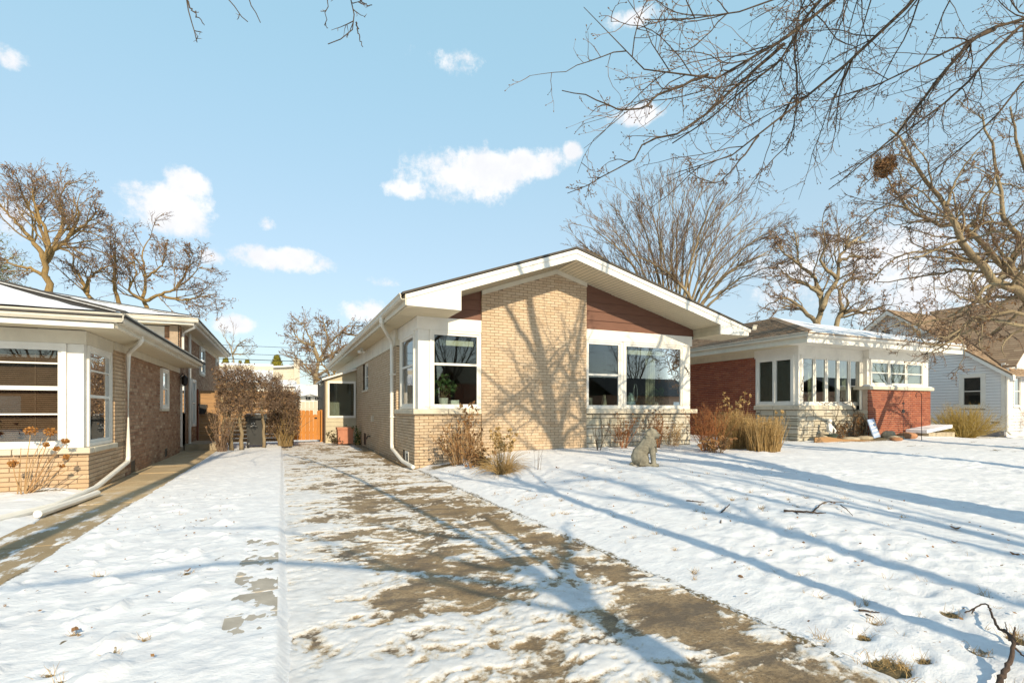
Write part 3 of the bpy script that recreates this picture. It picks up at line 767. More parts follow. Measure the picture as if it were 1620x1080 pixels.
# stone sills
def sill_run(parent, x0, x1, y0, y1, z0, z1, mat=m_sill, n=1, axis='x'):
    for i in range(n):
        f0, f1 = i / n, (i + 1) / n; e = .004
        m = MB()
        if axis == 'x': m.box(x0 + (x1 - x0) * f0 + e, x0 + (x1 - x0) * f1 - e, y0, y1, z0, z1)
        else: m.box(x0, x1, y0 + (y1 - y0) * f0 + e, y0 + (y1 - y0) * f1 - e, z0, z1)
        o = m.build('sill', mat, parent)
        bv = o.modifiers.new('edge', 'BEVEL'); bv.width = .014; bv.segments = 2
sill_run(H, 2.645, 4.256, 11.225, 11.45, 1.203, 1.315, n=2)
sill_run(H, 2.645, 2.86, 11.452, 13.34, 1.203, 1.312, n=2, axis='y')
sill_run(H, 7.095, 10.79, 11.20, 11.45, 1.203, 1.32, n=3)
# corner post of the bay, header boards, right post
MB().box(2.772, 3.034, 11.315, 11.60, 1.316, 3.10).build('corner_post', m_white, H)
MB().box(10.355, 10.60, 11.30, 11.55, 1.322, 3.10).build('corner_post', m_white, H)
MB().box(2.74, 4.262, 11.265, 11.50, 3.10, 3.378).box(2.74, 2.93, 11.50, 13.30, 3.10, 3.378).build('header_board', m_white, H)
MB().box(7.125, 10.64, 11.265, 11.50, 3.10, 3.372).build('header_board', m_white, H)
MB().box(2.672, 2.93, 13.30, 29, 2.952, 3.382).build('frieze_board', m_cream, H)
MB().box(2.772, 2.93, 13.05, 13.302, 1.312, 3.10).build('corner_post', m_white, H)
# windows
fS = FR_S(11.32)
wl = window(H, fS, 3.036, 4.262, 1.322, 3.098, .052, .052, bars=[(.575, .05)])
MB().box(3.3, 4.12, -.16, -.12, 2.78, 2.90, fS).build('roller_shade', m_ivory, wl)
ws = window(H, FR_W(2.775), 11.602, 13.048, 1.322, 3.098, .07, .05, bars=[(.575, .05)])
wr1 = window(H, fS, 7.125, 8.235, 1.325, 3.098, .045, .05, bars=[(.50, .05)])
wr2 = window(H, fS, 8.30, 10.352, 1.325, 3.098, .05, .05)
MB().box(8.236, 8.299, 11.30, 11.45, 1.325, 3.098).build('mullion', m_white, H)
MB().box(8.42, 10.2, -.17, -.13, 2.80, 2.92, fS).build('roller_shade', m_ivory, wr2)
def curtain(win, fr, a0, a1, z0, z1, b=-.30, n=9, mat=None):
    m = MB(); k = n * 6; xs = np.linspace(a0, a1, k)
    P = [fr(x, b + .035 * math.sin(i / 6 * 2 * math.pi + .7 * math.sin(i * .37)), z) for z in (z0, z1) for i, x in enumerate(xs)]
    m.add(P, [[[i, i + 1, k + i + 1, k + i] for i in range(k - 1)]]); return m.build('curtain', mat or m_curtain, win, smooth=True)
curtain(wr2, fS, 9.28, 9.62, 1.35, 2.98, n=5)
curtain(wr1, fS, 7.15, 7.26, 1.35, 2.98, n=2)
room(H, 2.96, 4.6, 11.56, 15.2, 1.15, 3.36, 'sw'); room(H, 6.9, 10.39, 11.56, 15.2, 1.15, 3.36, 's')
# recessed side window with white reveal
rv = window(H, FR_W(2.80), 18.03, 19.23, 2.0, 2.95, .06, .05, bars=[(.5, .04)], glass=m_glass)
MB().box(17.98, 19.28, -.09, .05, 1.925, 1.995, FR_W(2.70)).build('sill', m_sill, rv)
# gable roof with white rake boards
MB().slab([(2.20, 10.26, 3.655), (6.24, 10.26, 5.075), (6.24, 29.4, 5.075), (2.20, 29.4, 3.655)], .045).slab([(6.24, 10.26, 5.075), (11.84, 10.26, 3.567), (11.84, 29.4, 3.567), (6.24, 29.4, 5.075)], .045).build('roof', m_shingle_dark, H)
fr = FR_S(YF)
MB().prism([(2.28, rake(2.28) - .125), (2.28, rake(2.28) - .04), (6.24, 5.01), (6.24, 4.925)], -.03, .022, fr).prism([(6.24, 4.925), (6.24, 5.01), (11.80, rake(11.80) - .04), (11.80, rake(11.80) - .125)], -.03, .022, fr).build('rake_trim', m_white, H)
MB().prism([(2.30, 3.395), (3.44, 3.382), (3.44, rake(3.44) - .27), (6.24, 4.78), (6.24, 4.925), (2.30, rake(2.30) - .125)], -.03, 0, fr).build('rake_board', m_white, H)
MB().prism([(6.24, 4.78), (10.71, rake(10.71) - .27), (10.71, 3.325), (11.745, 3.335), (11.745, rake(11.745) - .125), (6.24, 4.925)], -.03, 0, fr).build('rake_board', m_white, H)
# boxed returns
MB().box(2.30, 3.44, YF + .031, 11.30, 3.375, 3.392).build('return_soffit', m_soffit, H)
MB().prism([(3.425, 3.392), (3.44, 3.392), (3.44, rake(3.44) - .272), (3.425, rake(3.425) - .272)], -.031, -1.0, fr).build('return_side', m_white, H)
MB().box(10.71, 11.745, YF + .031, 11.30, 3.318, 3.334).build('return_soffit', m_soffit, H)
for z0, z1 in ((3.335, 3.45), (3.454, rake(10.71) - .275)):
    MB().box(10.71, 10.722, YF + .031, 11.30, z0, z1).build('return_side', m_tan_siding, H)
# sloped soffit panels under the gable overhang
def soffit_strip(x0, x1):
    z0, z1 = rake(x0) - .275, rake(x1) - .275
    m = MB(); e = .009
    m.add([(x0 + e, YF + .03, z0), (x1 - e, YF + .03, z1), (x1 - e, 11.31, z1), (x0 + e, 11.31, z0), (x0 + e, YF + .03, z0 + .002), (x1 - e, YF + .03, z1 + .002), (x1 - e, 11.31, z1 + .002), (x0 + e, 11.31, z0 + .002)],
          [[[0, 3, 2, 1], [4, 5, 6, 7], [0, 1, 5, 4], [1, 2, 6, 5], [2, 3, 7, 6], [3, 0, 4, 7]]]); m.build('soffit_panel', m_soffit, H)
x = 3.445
while x < 6.23: soffit_strip(x, min(x + .102, 6.24)); x += .102
x = 6.24
while x < 10.70: soffit_strip(x, min(x + .102, 10.71)); x += .102
MB().slab([(2.3, YF + .04, rake(2.3) - .235), (6.24, YF + .04, 4.815), (6.24, 11.4, 4.815), (2.3, 11.4, rake(2.3) - .235)], .005).slab([(6.24, YF + .04, 4.815), (11.7, YF + .04, rake(11.7) - .235), (11.7, 11.4, rake(11.7) - .235), (6.24, 11.4, 4.815)], .005).build('roof_deck', m_gap, H)
# brown siding boards in the gable
def gable_boards(x0, x1, z0, exposure):
    z = z0
    while True:
        zt = z + exposure
        pts = []
        top = lambda x: rake(x) - .275
        if max(top(x0), top(x1)) <= z + .02: break
        xs = np.linspace(x0, x1, 60); ok = [x for x in xs if top(x) > z + .004]
        if not ok: break
        lo, hi = min(ok), max(ok)
        poly = [(lo, z), (hi, z)] + [(x, min(zt, top(x))) for x in np.linspace(hi, lo, 24)]
        n = len(poly); m = MB(); f = FR_S(11.315)
        P = [f(a, .030 - .022 * (zz - z) / exposure, zz) for a, zz in poly] + [f(a, -.01, zz) for a, zz in poly]
        m.add(P, [[list(range(n))], [[i, (i + 1) % n, n + (i + 1) % n, n + i] for i in range(n)]]); m.build('siding_board', m_brown, H); z = zt
gable_boards(3.30, 4.268, 3.382, .235); gable_boards(7.112, 10.72, 3.376, .235)
MB().prism([(2.8, 3.3), (10.65, 3.3), (10.65, rake(10.65) - .24), (6.24, 4.80), (2.8, rake(2.8) - .24)], -.02, -.06, FR_S(11.315)).build('gable_wall', m_gap, H)
# trim under the soffit on the brick panel
MB().prism([(4.262, 3.975), (6.24, 4.672), (6.24, 4.80), (4.262, rake(4.262) - .275)], -.02, .032, FR_S(11.25)).prism([(6.24, 4.672), (7.125, 4.436), (7.125, rake(7.125) - .275), (6.24, 4.80)], -.02, .032, FR_S(11.25)).build('panel_trim', m_cream, H)
# eave along the side: fascia, gutter, soffit panels, downspout
MB().box(2.262, 2.30, YF, 29.2, 3.40, 3.62).build('fascia', m_cream, H)
gp = [(0, 0), (-.075, 0), (-.10, .035), (-.10, .085), (-.125, .11), (-.125, .125), (-.11, .125), (-.085, .09), (-.085, .04), (-.07, .012), (0, .012)]
def gutter_y(parent, x, z, y0, y1, sgn=1, mat=m_gutter):
    m = MB(); n = len(gp)
    P = [(x + sgn * a, y, z + b) for y in (y0, y1) for a, b in gp]
    m.add(P, [[list(range(n))], [list(range(2 * n - 1, n - 1, -1))], [[i, (i + 1) % n, n + (i + 1) % n, n + i] for i in range(n)]]); return m.build('gutter', mat, parent)
def gutter_x(parent, y, z, x0, x1, mat=m_gutter):
    m = MB(); n = len(gp)
    P = [(x, y + a, z + b) for x in (x0, x1) for a, b in gp]
    m.add(P, [[list(range(n))], [list(range(2 * n - 1, n - 1, -1))], [[i, (i + 1) % n, n + (i + 1) % n, n + i] for i in range(n)]]); return m.build('gutter', mat, parent)
gutter_y(H, 2.26, 3.50, YF - .02, 29.3)
y = YF + .032
while y < 29:
    MB().box(2.302, 2.74, y + .004, min(y + 1.2, 29) - .004, 3.384, 3.396).build('soffit_panel', m_soffit, H); y += 1.2
gutter_x(H, 10.30, 3.50, 11.80, 11.95)
def downspout(parent, pts, r=.042, mat=m_white):
    o = MB().tube(pts, r, 8).build('downspout', mat, parent, smooth=False); return o
ds = downspout(H, [(2.19, 12.55, 3.52), (2.19, 12.60, 3.40), (2.24, 12.72, 3.33), (2.56, 13.34, 3.08), (2.60, 13.42, 2.98), (2.60, 13.42, .42), (2.60, 13.34, .30), (2.58, 12.0, .10), (2.62, 11.12, .055)], .045)
for z in (2.2, 1.1): MB().box(2.55, 2.70, 13.36, 13.48, z, z + .03).build('strap', m_white, ds)
# fittings on the side wall
fl = MB().box(2.42, 2.50, 17.9, 17.98, 3.28, 3.382).build('floodlight', m_white, H)
MB().ball((2.40, 17.86, 3.24), .075, sq=(1, 1.2, .9)).ball((2.53, 17.86, 3.24), .075, sq=(1, 1.2, .9)).build('lamp_head', m_white, fl, smooth=True)
dv = MB().box(2.640, 2.692, 16.85, 17.1, .92, 1.10).build('dryer_vent', m_ivory, H)
MB().tube([(2.69, 17.55, .42), (2.60, 17.55, .42), (2.58, 17.55, .38), (2.58, 17.55, .30)], .022, 8).build('spigot', m_black, H)
MB().tube([(2.62, 17.55, .46), (2.62, 17.50, .50), (2.62, 17.60, .50)], .012, 6).build('spigot_handle', m_black, H)
# house number, four figures stepping down the post
for i, ch in enumerate('1953'):
    cu = bpy.data.curves.new('house_number', 'FONT'); cu.body = ch; cu.size = .125; cu.extrude = .006; cu.align_x = 'CENTER'
    tmp = bpy.data.objects.new('tmp', cu); COL.objects.link(tmp); me = bpy.data.meshes.new_from_object(tmp.evaluated_get(bpy.context.evaluated_depsgraph_get())); bpy.data.objects.remove(tmp); me.materials.clear(); me.materials.append(m_black); me.name = 'house_number'
    o = bpy.data.objects.new('house_number', me); COL.objects.link(o); o.parent = H
    p = np.array((10.405 + i * .046, 11.292, 2.46 - i * .052)) - np.array(BASE[H.name]); o.location = p; o.rotation_euler = (R(90), 0, 0)
# lean-to porch at the back of the side wall
ax = MB()
ax.box(1.55, 1.63, 21.1, 24.9, -.05, 2.42).box(1.63, 2.69, 21.1, 21.18, -.05, .98).box(1.63, 2.69, 21.1, 21.18, 2.40, 2.55)
ax.prism([(1.55, 2.42), (2.69, 2.42), (2.69, 2.86), (1.55, 2.50)], 0, -.08, FR_S(21.099)).box(1.63, 2.69, 24.8, 24.9, -.05, 2.5)
axo = ax.build('porch', m_tan_siding, H)
for i in range(6):
    z = .02 + i * .162
    MB().add([(1.545, 21.085, z), (2.69, 21.085, z), (2.69, 21.096, z + .155), (1.545, 21.096, z + .155), (1.545, 21.099, z), (2.69, 21.099, z), (2.69, 21.099, z + .155), (1.545, 21.099, z + .155)], [[[0, 1, 2, 3], [4, 5, 1, 0], [0, 3, 7, 4]]]) if False else None
    m = MB(); m.add([(1.545, 21.080, z), (2.688, 21.080, z), (2.688, 21.094, z + .158), (1.545, 21.094, z + .158), (1.545, 21.0985, z), (2.688, 21.0985, z)], [[[0, 1, 2, 3], [4, 5, 1, 0]]]); m.build('board', m_tan_siding, axo)
fa = FR_S(21.09)
m = MB()
for b in ((1.62, 1.69, .98, 2.42), (2.60, 2.67, .98, 2.42)): m.box(b[0], b[1], -.02, .035, b[2], b[3], fa)
m.box(1.69, 2.60, -.02, .035, .98, 1.07, fa).box(1.69, 2.60, -.02, .035, 2.33, 2.42, fa); m.build('window_frame', m_white, axo)
MB().box(1.68, 2.61, .0, .006, 1.06, 2.34, fa).build('pane', m_glass, axo)
MB().slab([(1.42, 20.95, 2.50), (2.69, 20.95, 2.93), (2.69, 25, 2.93), (1.42, 25, 2.50)], .07).build('porch_roof', m_white, axo)
MB().box(1.70, 2.66, 22.4, 22.45, .2, 2.5).build('interior', m_room_pale, axo)
MB().box(1.50, 1.545, 21.0, 21.12, -.05, 2.44).box(1.50, 1.545, 24.7, 24.9, -.05, 2.44).box(1.52, 1.545, 21.2, 24.6, .02, 2.30).build('side_door', mat_plain('dark_door', (.09, .065, .05), .6), axo)

# ------------------------------------------------------------------ neighbour on the left: split-level, mixed brick
HL = thing('brick_house', 'mixed brown brick house with snowy hip roofs beside the narrow concrete walk', 'house', (-6, 18, 0))
bl = Masonry(300); XW = -2.70
wb = MB().box(-9, -2.71, 9.87, 10.1, -.15, .632).box(-2.95, -2.71, 10.1, 11.9, -.15, .632).build('wall', m_mortar, HL)
wt = MB().box(-2.95, -2.71, 11.22, 11.9, .632, 2.36).build('wall', m_mortar, HL)
wsd = MB().box(-2.95, -2.71, 11.9, 17.6, -.15, 2.36).build('wall', m_mortar_brown, HL)
wup = MB().box(-2.95, -2.71, 17.6, 28, -.15, 3.74).build('wall', m_mortar_brown, HL)
wuf = MB().box(-3.12, -2.95, 17.905, 18.2, 2.36, 3.74).box(-9, -3.12, 17.92, 18.2, 2.36, 3.74).build('wall', m_mortar_brown, HL)
MB().box(-9, -2.95, 27.8, 28, 0, 3.74).box(-9.2, -9, 9.87, 28, 0, 2.4).build('wall', m_mortar_brown, HL)
m_brick_front = mat_brick('buff_brick', [(.52, .36, .225), (.56, .40, .26), (.48, .33, .20), (.60, .45, .30)], big=.2)
bl.wall(FR_S(9.868), wb, m_brick_front, -4.3, -2.703, -.02, .632, bw=.215)
bl.wall(FR_E(-2.71), wb, m_brick_front, 9.862, 11.9, -.02, .632)
bl.wall(FR_E(-2.71), wt, m_brick_front, 11.215, 11.9, .72, 2.36)
bl.wall(FR_S(11.222), wt, m_brick_front, -2.80, -2.703, .72, 2.36)
bl.wall(FR_E(-2.71), wsd, m_brick_common, 11.9, 17.6, -.02, 2.36, holes=[(14.95, 15.75, 1.33, 2.32), (12.30, 12.62, .06, .28), (15.5, 15.85, .10, .30)])
bl.wall(FR_E(-2.71), wup, m_brick_common, 17.6, 28, .15, 3.74, holes=[(17.72, 18.62, .2, 2.3), (19.55, 20.35, .75, 2.3), (21.5, 22.6, 2.6, 3.58), (26.3, 27.3, 2.7, 3.58)])
bl.wall(FR_S(17.905), wuf, m_brick_common, -3.12, -2.703, 2.5, 3.74)
bl.finish()
for a0, a1, z0, z1 in ((12.30, 12.62, .06, .28), (15.5, 15.85, .10, .30)): MB().box(a0, a1, .001, .004, z0, z1, FR_E(-2.71)).build('vent', m_black, HL)
for i in range(7):
    z = 2.55 + i * .17; m = MB(); m.add([(-6, 17.885, z), (-3.125, 17.885, z), (-3.125, 17.9, z + .168), (-6, 17.9, z + .168), (-6, 17.915, z), (-3.125, 17.915, z)], [[[0, 1, 2, 3], [4, 5, 1, 0]]]); m.build('siding_board', m_white, HL)
sill_run(HL, -4.5, -2.66, 9.79, 10.0, .635, .722, n=2); sill_run(HL, -2.80, -2.66, 10.002, 11.26, .635, .72, n=1, axis='y')
MB().box(-2.965, -2.762, 9.872, 10.0, .724, 2.30).build('corner_post', m_white, HL)
MB().box(-9, -2.72, 9.83, 10.05, 2.302, 2.50).box(-2.95, -2.72, 10.05, 11.22, 2.302, 2.50).build('header_board', m_cream, HL)
MB().box(-2.95, -2.69, 11.22, 17.6, 2.362, 2.50).build('frieze_board', m_cream, HL)
MB().box(-2.95, -2.695, 17.93, 28, 3.60, 3.76).build('frieze_board', m_cream, HL)
fl_ = FR_S(9.88)
wlf = window(HL, fl_, -4.7, -2.968, .726, 2.30, .055, .05, bars=[(.575, .062), (.83, .022), (.31, .022)])
blinds(wlf, fl_, -4.6, -3.06, .84, 2.2, m_blind, .03, cords=(-3.36, -3.78))
wls = window(HL, FR_E(-2.77), 10.002, 11.21, .726, 2.30, .055, .045, bars=[(.5, .045), (.78, .02)])
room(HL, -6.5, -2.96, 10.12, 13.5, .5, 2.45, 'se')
w1 = window(HL, FR_E(-2.682), 14.95, 15.75, 1.33, 2.32, .06, .04, bars=[(.5, .04)], sill=None); MB().box(14.9, 15.8, -.05, .06, 1.27, 1.328, FR_E(-2.71)).build('sill', m_sill, w1)
w2 = window(HL, FR_E(-2.682), 19.55, 20.35, .75, 2.3, .06, .04, bars=[(.5, .04)])
w3 = window(HL, FR_E(-2.682), 21.5, 22.6, 2.6, 3.58, .06, .05, bars=[(.5, .04)]); MB().box(21.45, 22.65, -.05, .05, 2.54, 2.598, FR_E(-2.71)).build('sill', m_sill, w3)
w4 = window(HL, FR_E(-2.682), 26.3, 27.3, 2.7, 3.58, .06, .05, bars=[(.5, .04)])
for wn, a0, a1, z0, z1 in ((w1, 14.95, 15.75, 1.33, 2.32), (w2, 19.55, 20.35, .75, 2.3), (w3, 21.5, 22.6, 2.6, 3.58), (w4, 26.3, 27.3, 2.7, 3.58)): MB().box(a0 + .03, a1 - .03, -.024, -.018, z0 + .03, z1 - .03, FR_E(-2.682)).build('shade', m_room, wn)  # no blind: dark plate behind each pane, the room's darkness put into its colour
dr = MB().box(17.74, 18.60, -.03, -.0, .22, 2.28, FR_E(-2.71)).build('door', m_white, HL)
MB().box(17.86, 18.48, .001, .012, 1.2, 2.15, FR_E(-2.71)).build('pane', m_glass_dim, dr)
MB().box(17.72, 17.80, -.0, .05, .22, 2.30, FR_E(-2.71)).build('frame', m_white, dr)
ln = MB().lathe([(.02, 2.30), (.09, 2.24), (.075, 2.05), (.03, 2.0)], (-2.58, 17.62, 0), 8).build('wall_lantern', m_black, HL)
MB().tube([(-2.70, 17.62, 2.26), (-2.62, 17.62, 2.36), (-2.58, 17.62, 2.30)], .015, 6).build('bracket', m_black, ln)
# roofs
def hip_roof(parent, c, w, t, sl, zc, yback, snow=True, shingle=m_shingle_dark):
    x, y = c
    top = (x - t, y + t, zc + sl * t)
    MB().slab([(x - w, y, zc), (x, y, zc), top, (x - w, y + t, zc + sl * t)], .05).slab([(x, y, zc), (x, yback, zc), (x - t, yback, zc + sl * t), top], .05).build('roof', shingle, parent)
    if snow:
        n = 26; xs = np.linspace(0, 1, n)
        m = MB(); V = []; 
        for j in range(n):
            tt = t * (.008 + .985 * xs[j])
            xr = x - tt - .30 - .10 * perlin(np.array([j * .6]), np.array([.3]), 5)[0] - .05 * j / n
            for i in range(n):
                X = (x - w) + (xr - (x - w)) * xs[i]; Y = y + tt
                V.append((X, Y, zc + sl * tt + .025 + .02 * float(perlin(np.array([X * 1.3]), np.array([Y * 1.3]), 3)[0])))
        idx = np.arange(n * n).reshape(n, n)
        m.add(V, [np.stack([idx[:-1, :-1], idx[:-1, 1:], idx[1:, 1:], idx[1:, :-1]], -1).reshape(-1, 4)]); m.build('roof_snow', m_roofsnow, parent, smooth=True)
        MB().slab([(x - .25, y + .55, zc + sl * .30 + .05), (x - .12, yback - .1, zc + sl * .12 + .05), (x - t, yback - .1, zc + sl * t + .05), (x - t, y + t + .3, zc + sl * t + .05)], .03).build('roof_snow', m_roofsnow, parent)
    for i in range(int(t / .30)):
        a = i * .30; m = MB(); q = .085
        m.add([(x - a + q, y + a, zc + sl * a + .01), (x - a, y + a - q, zc + sl * a + .01), (x - a - .33, y + a + .33 - q, zc + sl * (a + .33) + .012), (x - a - .33 + q, y + a + .33, zc + sl * (a + .33) + .012), (x - a, y + a, zc + sl * a + .055), (x - a - .33, y + a + .33, zc + sl * (a + .33) + .05)],
              [[[0, 4, 5, 3], [4, 1, 2, 5]], [[0, 1, 4]]]); m.build('hip_cap', shingle, parent)
hip_roof(HL, (-2.08, 9.17), 12, 7.5, .33, 2.69, 17.85)
hip_roof(HL, (-2.18, 17.18), 12, 6.3, .26, 3.93, 27.8)
MB().box(-12, -2.26, 9.28, 9.86, 2.515, 2.53).build('soffit_panel', m_soffit, HL)
MB().box(-12, -2.24, 9.25, 9.28, 2.49, 2.56).build('fascia_trim', m_white, HL)
MB().box(-12, -2.20, 9.285, 9.31, 2.53, 2.66).build('fascia', m_cream, HL)
MB().box(-2.26, -2.20, 9.31, 17.55, 2.51, 2.66).build('fascia', m_cream, HL)
y = 9.32
while y < 17.4: MB().box(-2.72, -2.262, max(y, 9.32) + .004, min(y + 1.2, 17.5) - .004, 2.505, 2.52).build('soffit_panel', m_soffit, HL); y += 1.2
gutter_x(HL, 9.28, 2.575, -12, -2.10); gutter_y(HL, -2.20, 2.575, 9.16, 17.5, -1)
MB().ball((-2.12, 17.3, 2.70), .09, sq=(1, 2.2, .5)).build('snow_cap', m_roofsnow, HL, smooth=True)
MB().box(-12, -2.35, 17.30, 17.9, 3.765, 3.78).build('soffit_panel', m_soffit, HL)
MB().box(-12, -2.30, 17.27, 17.30, 3.74, 3.90).box(-2.36, -2.30, 17.30, 27.7, 3.74, 3.90).build('fascia', m_white, HL)
y = 17.32
while y < 27.5: MB().box(-2.72, -2.362, y + .006, min(y + 2.1, 27.6) - .006, 3.755, 3.77).build('soffit_panel', m_soffit, HL); y += 2.1
gutter_x(HL, 17.27, 3.80, -12, -2.18); gutter_y(HL, -2.30, 3.80, 17.2, 27.75, -1)
downspout(HL, [(-2.22, 10.75, 2.58), (-2.22, 10.78, 2.50), (-2.26, 10.85, 2.46), (-2.60, 11.70, 2.37), (-2.625, 11.76, 2.30), (-2.625, 11.76, .42), (-2.62, 11.68, .33), (-2.58, 9.75, .12), (-2.62, 8.3, .09), (-2.9, 7.3, .10)], .04)
downspout(HL, [(-2.30, 17.45, 3.80), (-2.33, 17.55, 3.70), (-2.64, 17.84, 3.58), (-2.66, 17.86, 3.52), (-2.66, 17.86, 2.74)], .035)
downspout(HL, [(-2.64, 18.95, 3.70), (-2.64, 18.95, .25), (-2.60, 18.85, .22)], .04)
tag(MB().tube([(-2.46, 9.35, .085), (-2.52, 8.6, .08), (-2.60, 7.75, .085)], .045, 8).build('drain_pipe', m_white, None), 'short white drain pipe lying beside the downspout end on snow', 'pipe')
tag(MB().box(-2.68, -1.76, 18.3, 20.55, -.05, .25).build('door_step', m_conc), 'low concrete step at the side door by the fence', 'step')
# ------------------------------------------------------------------ neighbour on the right: red brick and limestone
HR = thing('brick_house', 'red brick house with pale stone base, corner casement windows and a snowy hip roof', 'house', (17.5, 17, .25))
br = Masonry(300)
m = MB().box(14.51, 17.18, 10.87, 11.1, .05, 1.30).box(14.51, 14.75, 11.1, 12.42, .05, 1.30).box(17.19, 17.4, 10.44, 10.87, .05, 1.30)
ws_ = m.build('wall', m_stone_mortar, HR)
wbk = MB().box(14.51, 14.75, 12.42, 24, .05, 3.06).box(17.18, 20.57, 10.41, 10.6, .2, 1.95).box(20.3, 20.57, 10.9, 24, .2, 1.95).box(20.7, 20.95, 10.8, 24, 1.95, 3.2).build('wall', m_mortar_red, HR)
MB().box(14.75, 20.3, 23.8, 24, .1, 3.2).build('wall', m_mortar_red, HR)
ashlar(FR_S(10.868), ws_, m_stone, 14.5, 17.18, .12, 1.298, 21)
ashlar(FR_W(14.508), ws_, m_stone, 10.858, 12.42, .10, 1.298, 22)
ashlar(FR_W(17.188), ws_, m_stone, 10.42, 10.86, .18, 1.298, 23)
br.wall(FR_W(14.51), wbk, m_brick_red, 12.42, 24, .08, 3.06)
br.wall(FR_S(10.408), wbk, m_brick_red, 17.17, 20.575, .26, 1.95)
br.finish()
sill_run(HR, 14.44, 17.19, 10.79, 11.0, 1.302, 1.44, n=3); sill_run(HR, 14.44, 14.62, 11.002, 12.46, 1.302, 1.44, n=2, axis='y')
sill_run(HR, 17.10, 20.66, 10.32, 10.86, 1.953, 2.06, n=3)
sm = MB()
for i in range(26): sm.ball((17.2 + i * .135, 10.47 + rnd.uniform(-.03, .03), 2.06), .09, 8, 5, (1, 1.5, .42 + rnd.uniform(0, .3)))
sm.build('sill_snow', m_roofsnow, HR, smooth=True)
MB().box(14.503, 14.598, 10.863, 10.998, 1.442, 3.0).build('corner_post', m_white, HR)
wA = window(HR, FR_S(10.87), 14.60, 17.56, 1.442, 3.0, .07, .045, mull=(.2, .4, .6, .8), glass=m_glass_low)
wB = window(HR, FR_W(14.51), 11.0, 12.40, 1.442, 3.0, .08, .05, mull=(.5,)); blinds(wB, FR_W(14.51), 11.1, 12.3, 1.55, 2.92, m_blind_pale, .03)
MB().box(17.56, 17.70, 10.69, 10.86, 1.442, 3.0).box(17.17, 17.58, 10.62, 10.69, 1.302, 1.95).build('corner_post', m_white, HR)
wC = window(HR, FR_S(10.69), 17.70, 20.70, 2.09, 2.97, .07, .04, bars=[(.5, .035)], mull=(1 / 3, 2 / 3), glass=m_glass_low); blinds(wC, FR_S(10.69), 17.8, 20.6, 2.2, 2.9, m_blind_pale, .03)
MB().box(20.701, 20.95, 10.66, 10.8, 2.062, 3.0).build('corner_post', m_white, HR)
MB().box(14.47, 21.0, 10.83, 11.05, 3.002, 3.262).box(17.60, 21.0, 10.65, 10.83, 2.972, 3.262).box(14.47, 14.75, 11.05, 12.45, 3.002, 3.262).build('header_board', m_white, HR)
MB().box(14.48, 14.75, 12.45, 24, 3.062, 3.262).build('frieze_board', m_cream, HR)
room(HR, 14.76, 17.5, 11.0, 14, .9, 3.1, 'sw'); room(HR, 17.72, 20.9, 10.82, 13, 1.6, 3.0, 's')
for x0, x1 in ((14.7, 15.0), (15.35, 15.75), (16.05, 16.4), (16.75, 17.25)): curtain(wA, FR_S(10.87), x0, x1, 1.5, 2.95, n=3)
x = 13.88
while x < 21.9: MB().box(x + .004, min(x + 1.2, 21.9) - .004, 10.13, 10.83, 3.263, 3.276).build('soffit_panel', m_white, HR); x += 1.2
y = 10.84
while y < 24: MB().box(13.9, 14.5, y + .004, y + 1.2 - .004, 3.263, 3.276).build('soffit_panel', m_soffit, HR); y += 1.2
MB().box(13.862, 21.93, 10.10, 10.128, 3.255, 3.44).build('fascia', m_white, HR); MB().box(13.862, 13.89, 10.13, 24, 3.255, 3.44).build('fascia', m_cream, HR)
gutter_x(HR, 10.098, 3.42, 13.78, 21.98, m_white); gutter_y(HR, 13.86, 3.42, 10.0, 24.2, mat=m_gutter)
c0, c1, apx = np.array((13.76, 9.98, 3.545)), np.array((22.0, 9.98, 3.545)), np.array((17.9, 14.55, 4.95))
rb = np.array((17.9, 24.4, 4.95)); lb = np.array((13.76, 24.4, 3.545)); rbk = np.array((22.0, 24.4, 3.545))
MB().slab([c0, c1, apx], .05).slab([c0, apx, rb, lb], .05).slab([c1, rbk, rb, apx], .05).build('roof', m_shingle, HR)
def shingle_courses(parent, A, B, D, C, exposure, mat, rs, skip=lambda i, n: False):
    """A-B eave, D-C ridge; one strip of shingle tabs per course"""
    A, B, D, C = map(lambda p: np.array(p, float), (A, B, D, C))
    n = max(2, int(np.linalg.norm((D + C - A - B) / 2) / exposure)); nn = np.cross(B - A, D - A); nn = nn / np.linalg.norm(nn); nn = nn if nn[2] > 0 else -nn
    r = random.Random(rs)
    for i in range(n):
        t0, t1 = i / n, (i + 1.06) / n; t1 = min(t1, 1.0)
        L0, R0, L1, R1 = A + (D - A) * t0, B + (C - B) * t0, A + (D - A) * t1, B + (C - B) * t1
        ln = np.linalg.norm(R0 - L0); k = max(1, int(ln / .30)); m = MB(); cut = [0] + sorted(min(.999, max(.001, (j + r.uniform(-.25, .25)) / k)) for j in range(1, k)) + [1]
        for f0, f1 in zip(cut[:-1], cut[1:]):
            th = .012 + r.uniform(0, .007)
            p = [L0 + (R0 - L0) * f0 + nn * th, L0 + (R0 - L0) * (f1 - .004) + nn * th, L1 + (R1 - L1) * (f1 - .004) + nn * .004, L1 + (R1 - L1) * f0 + nn * .004, L0 + (R0 - L0) * f0, L0 + (R0 - L0) * (f1 - .004)]
            m.add(p, [[[0, 1, 2, 3], [4, 5, 1, 0]]])
        m.build('shingle_course', mat, parent)
shingle_courses(HR, lb, c0, rb, apx, .155, m_shingle, 3)
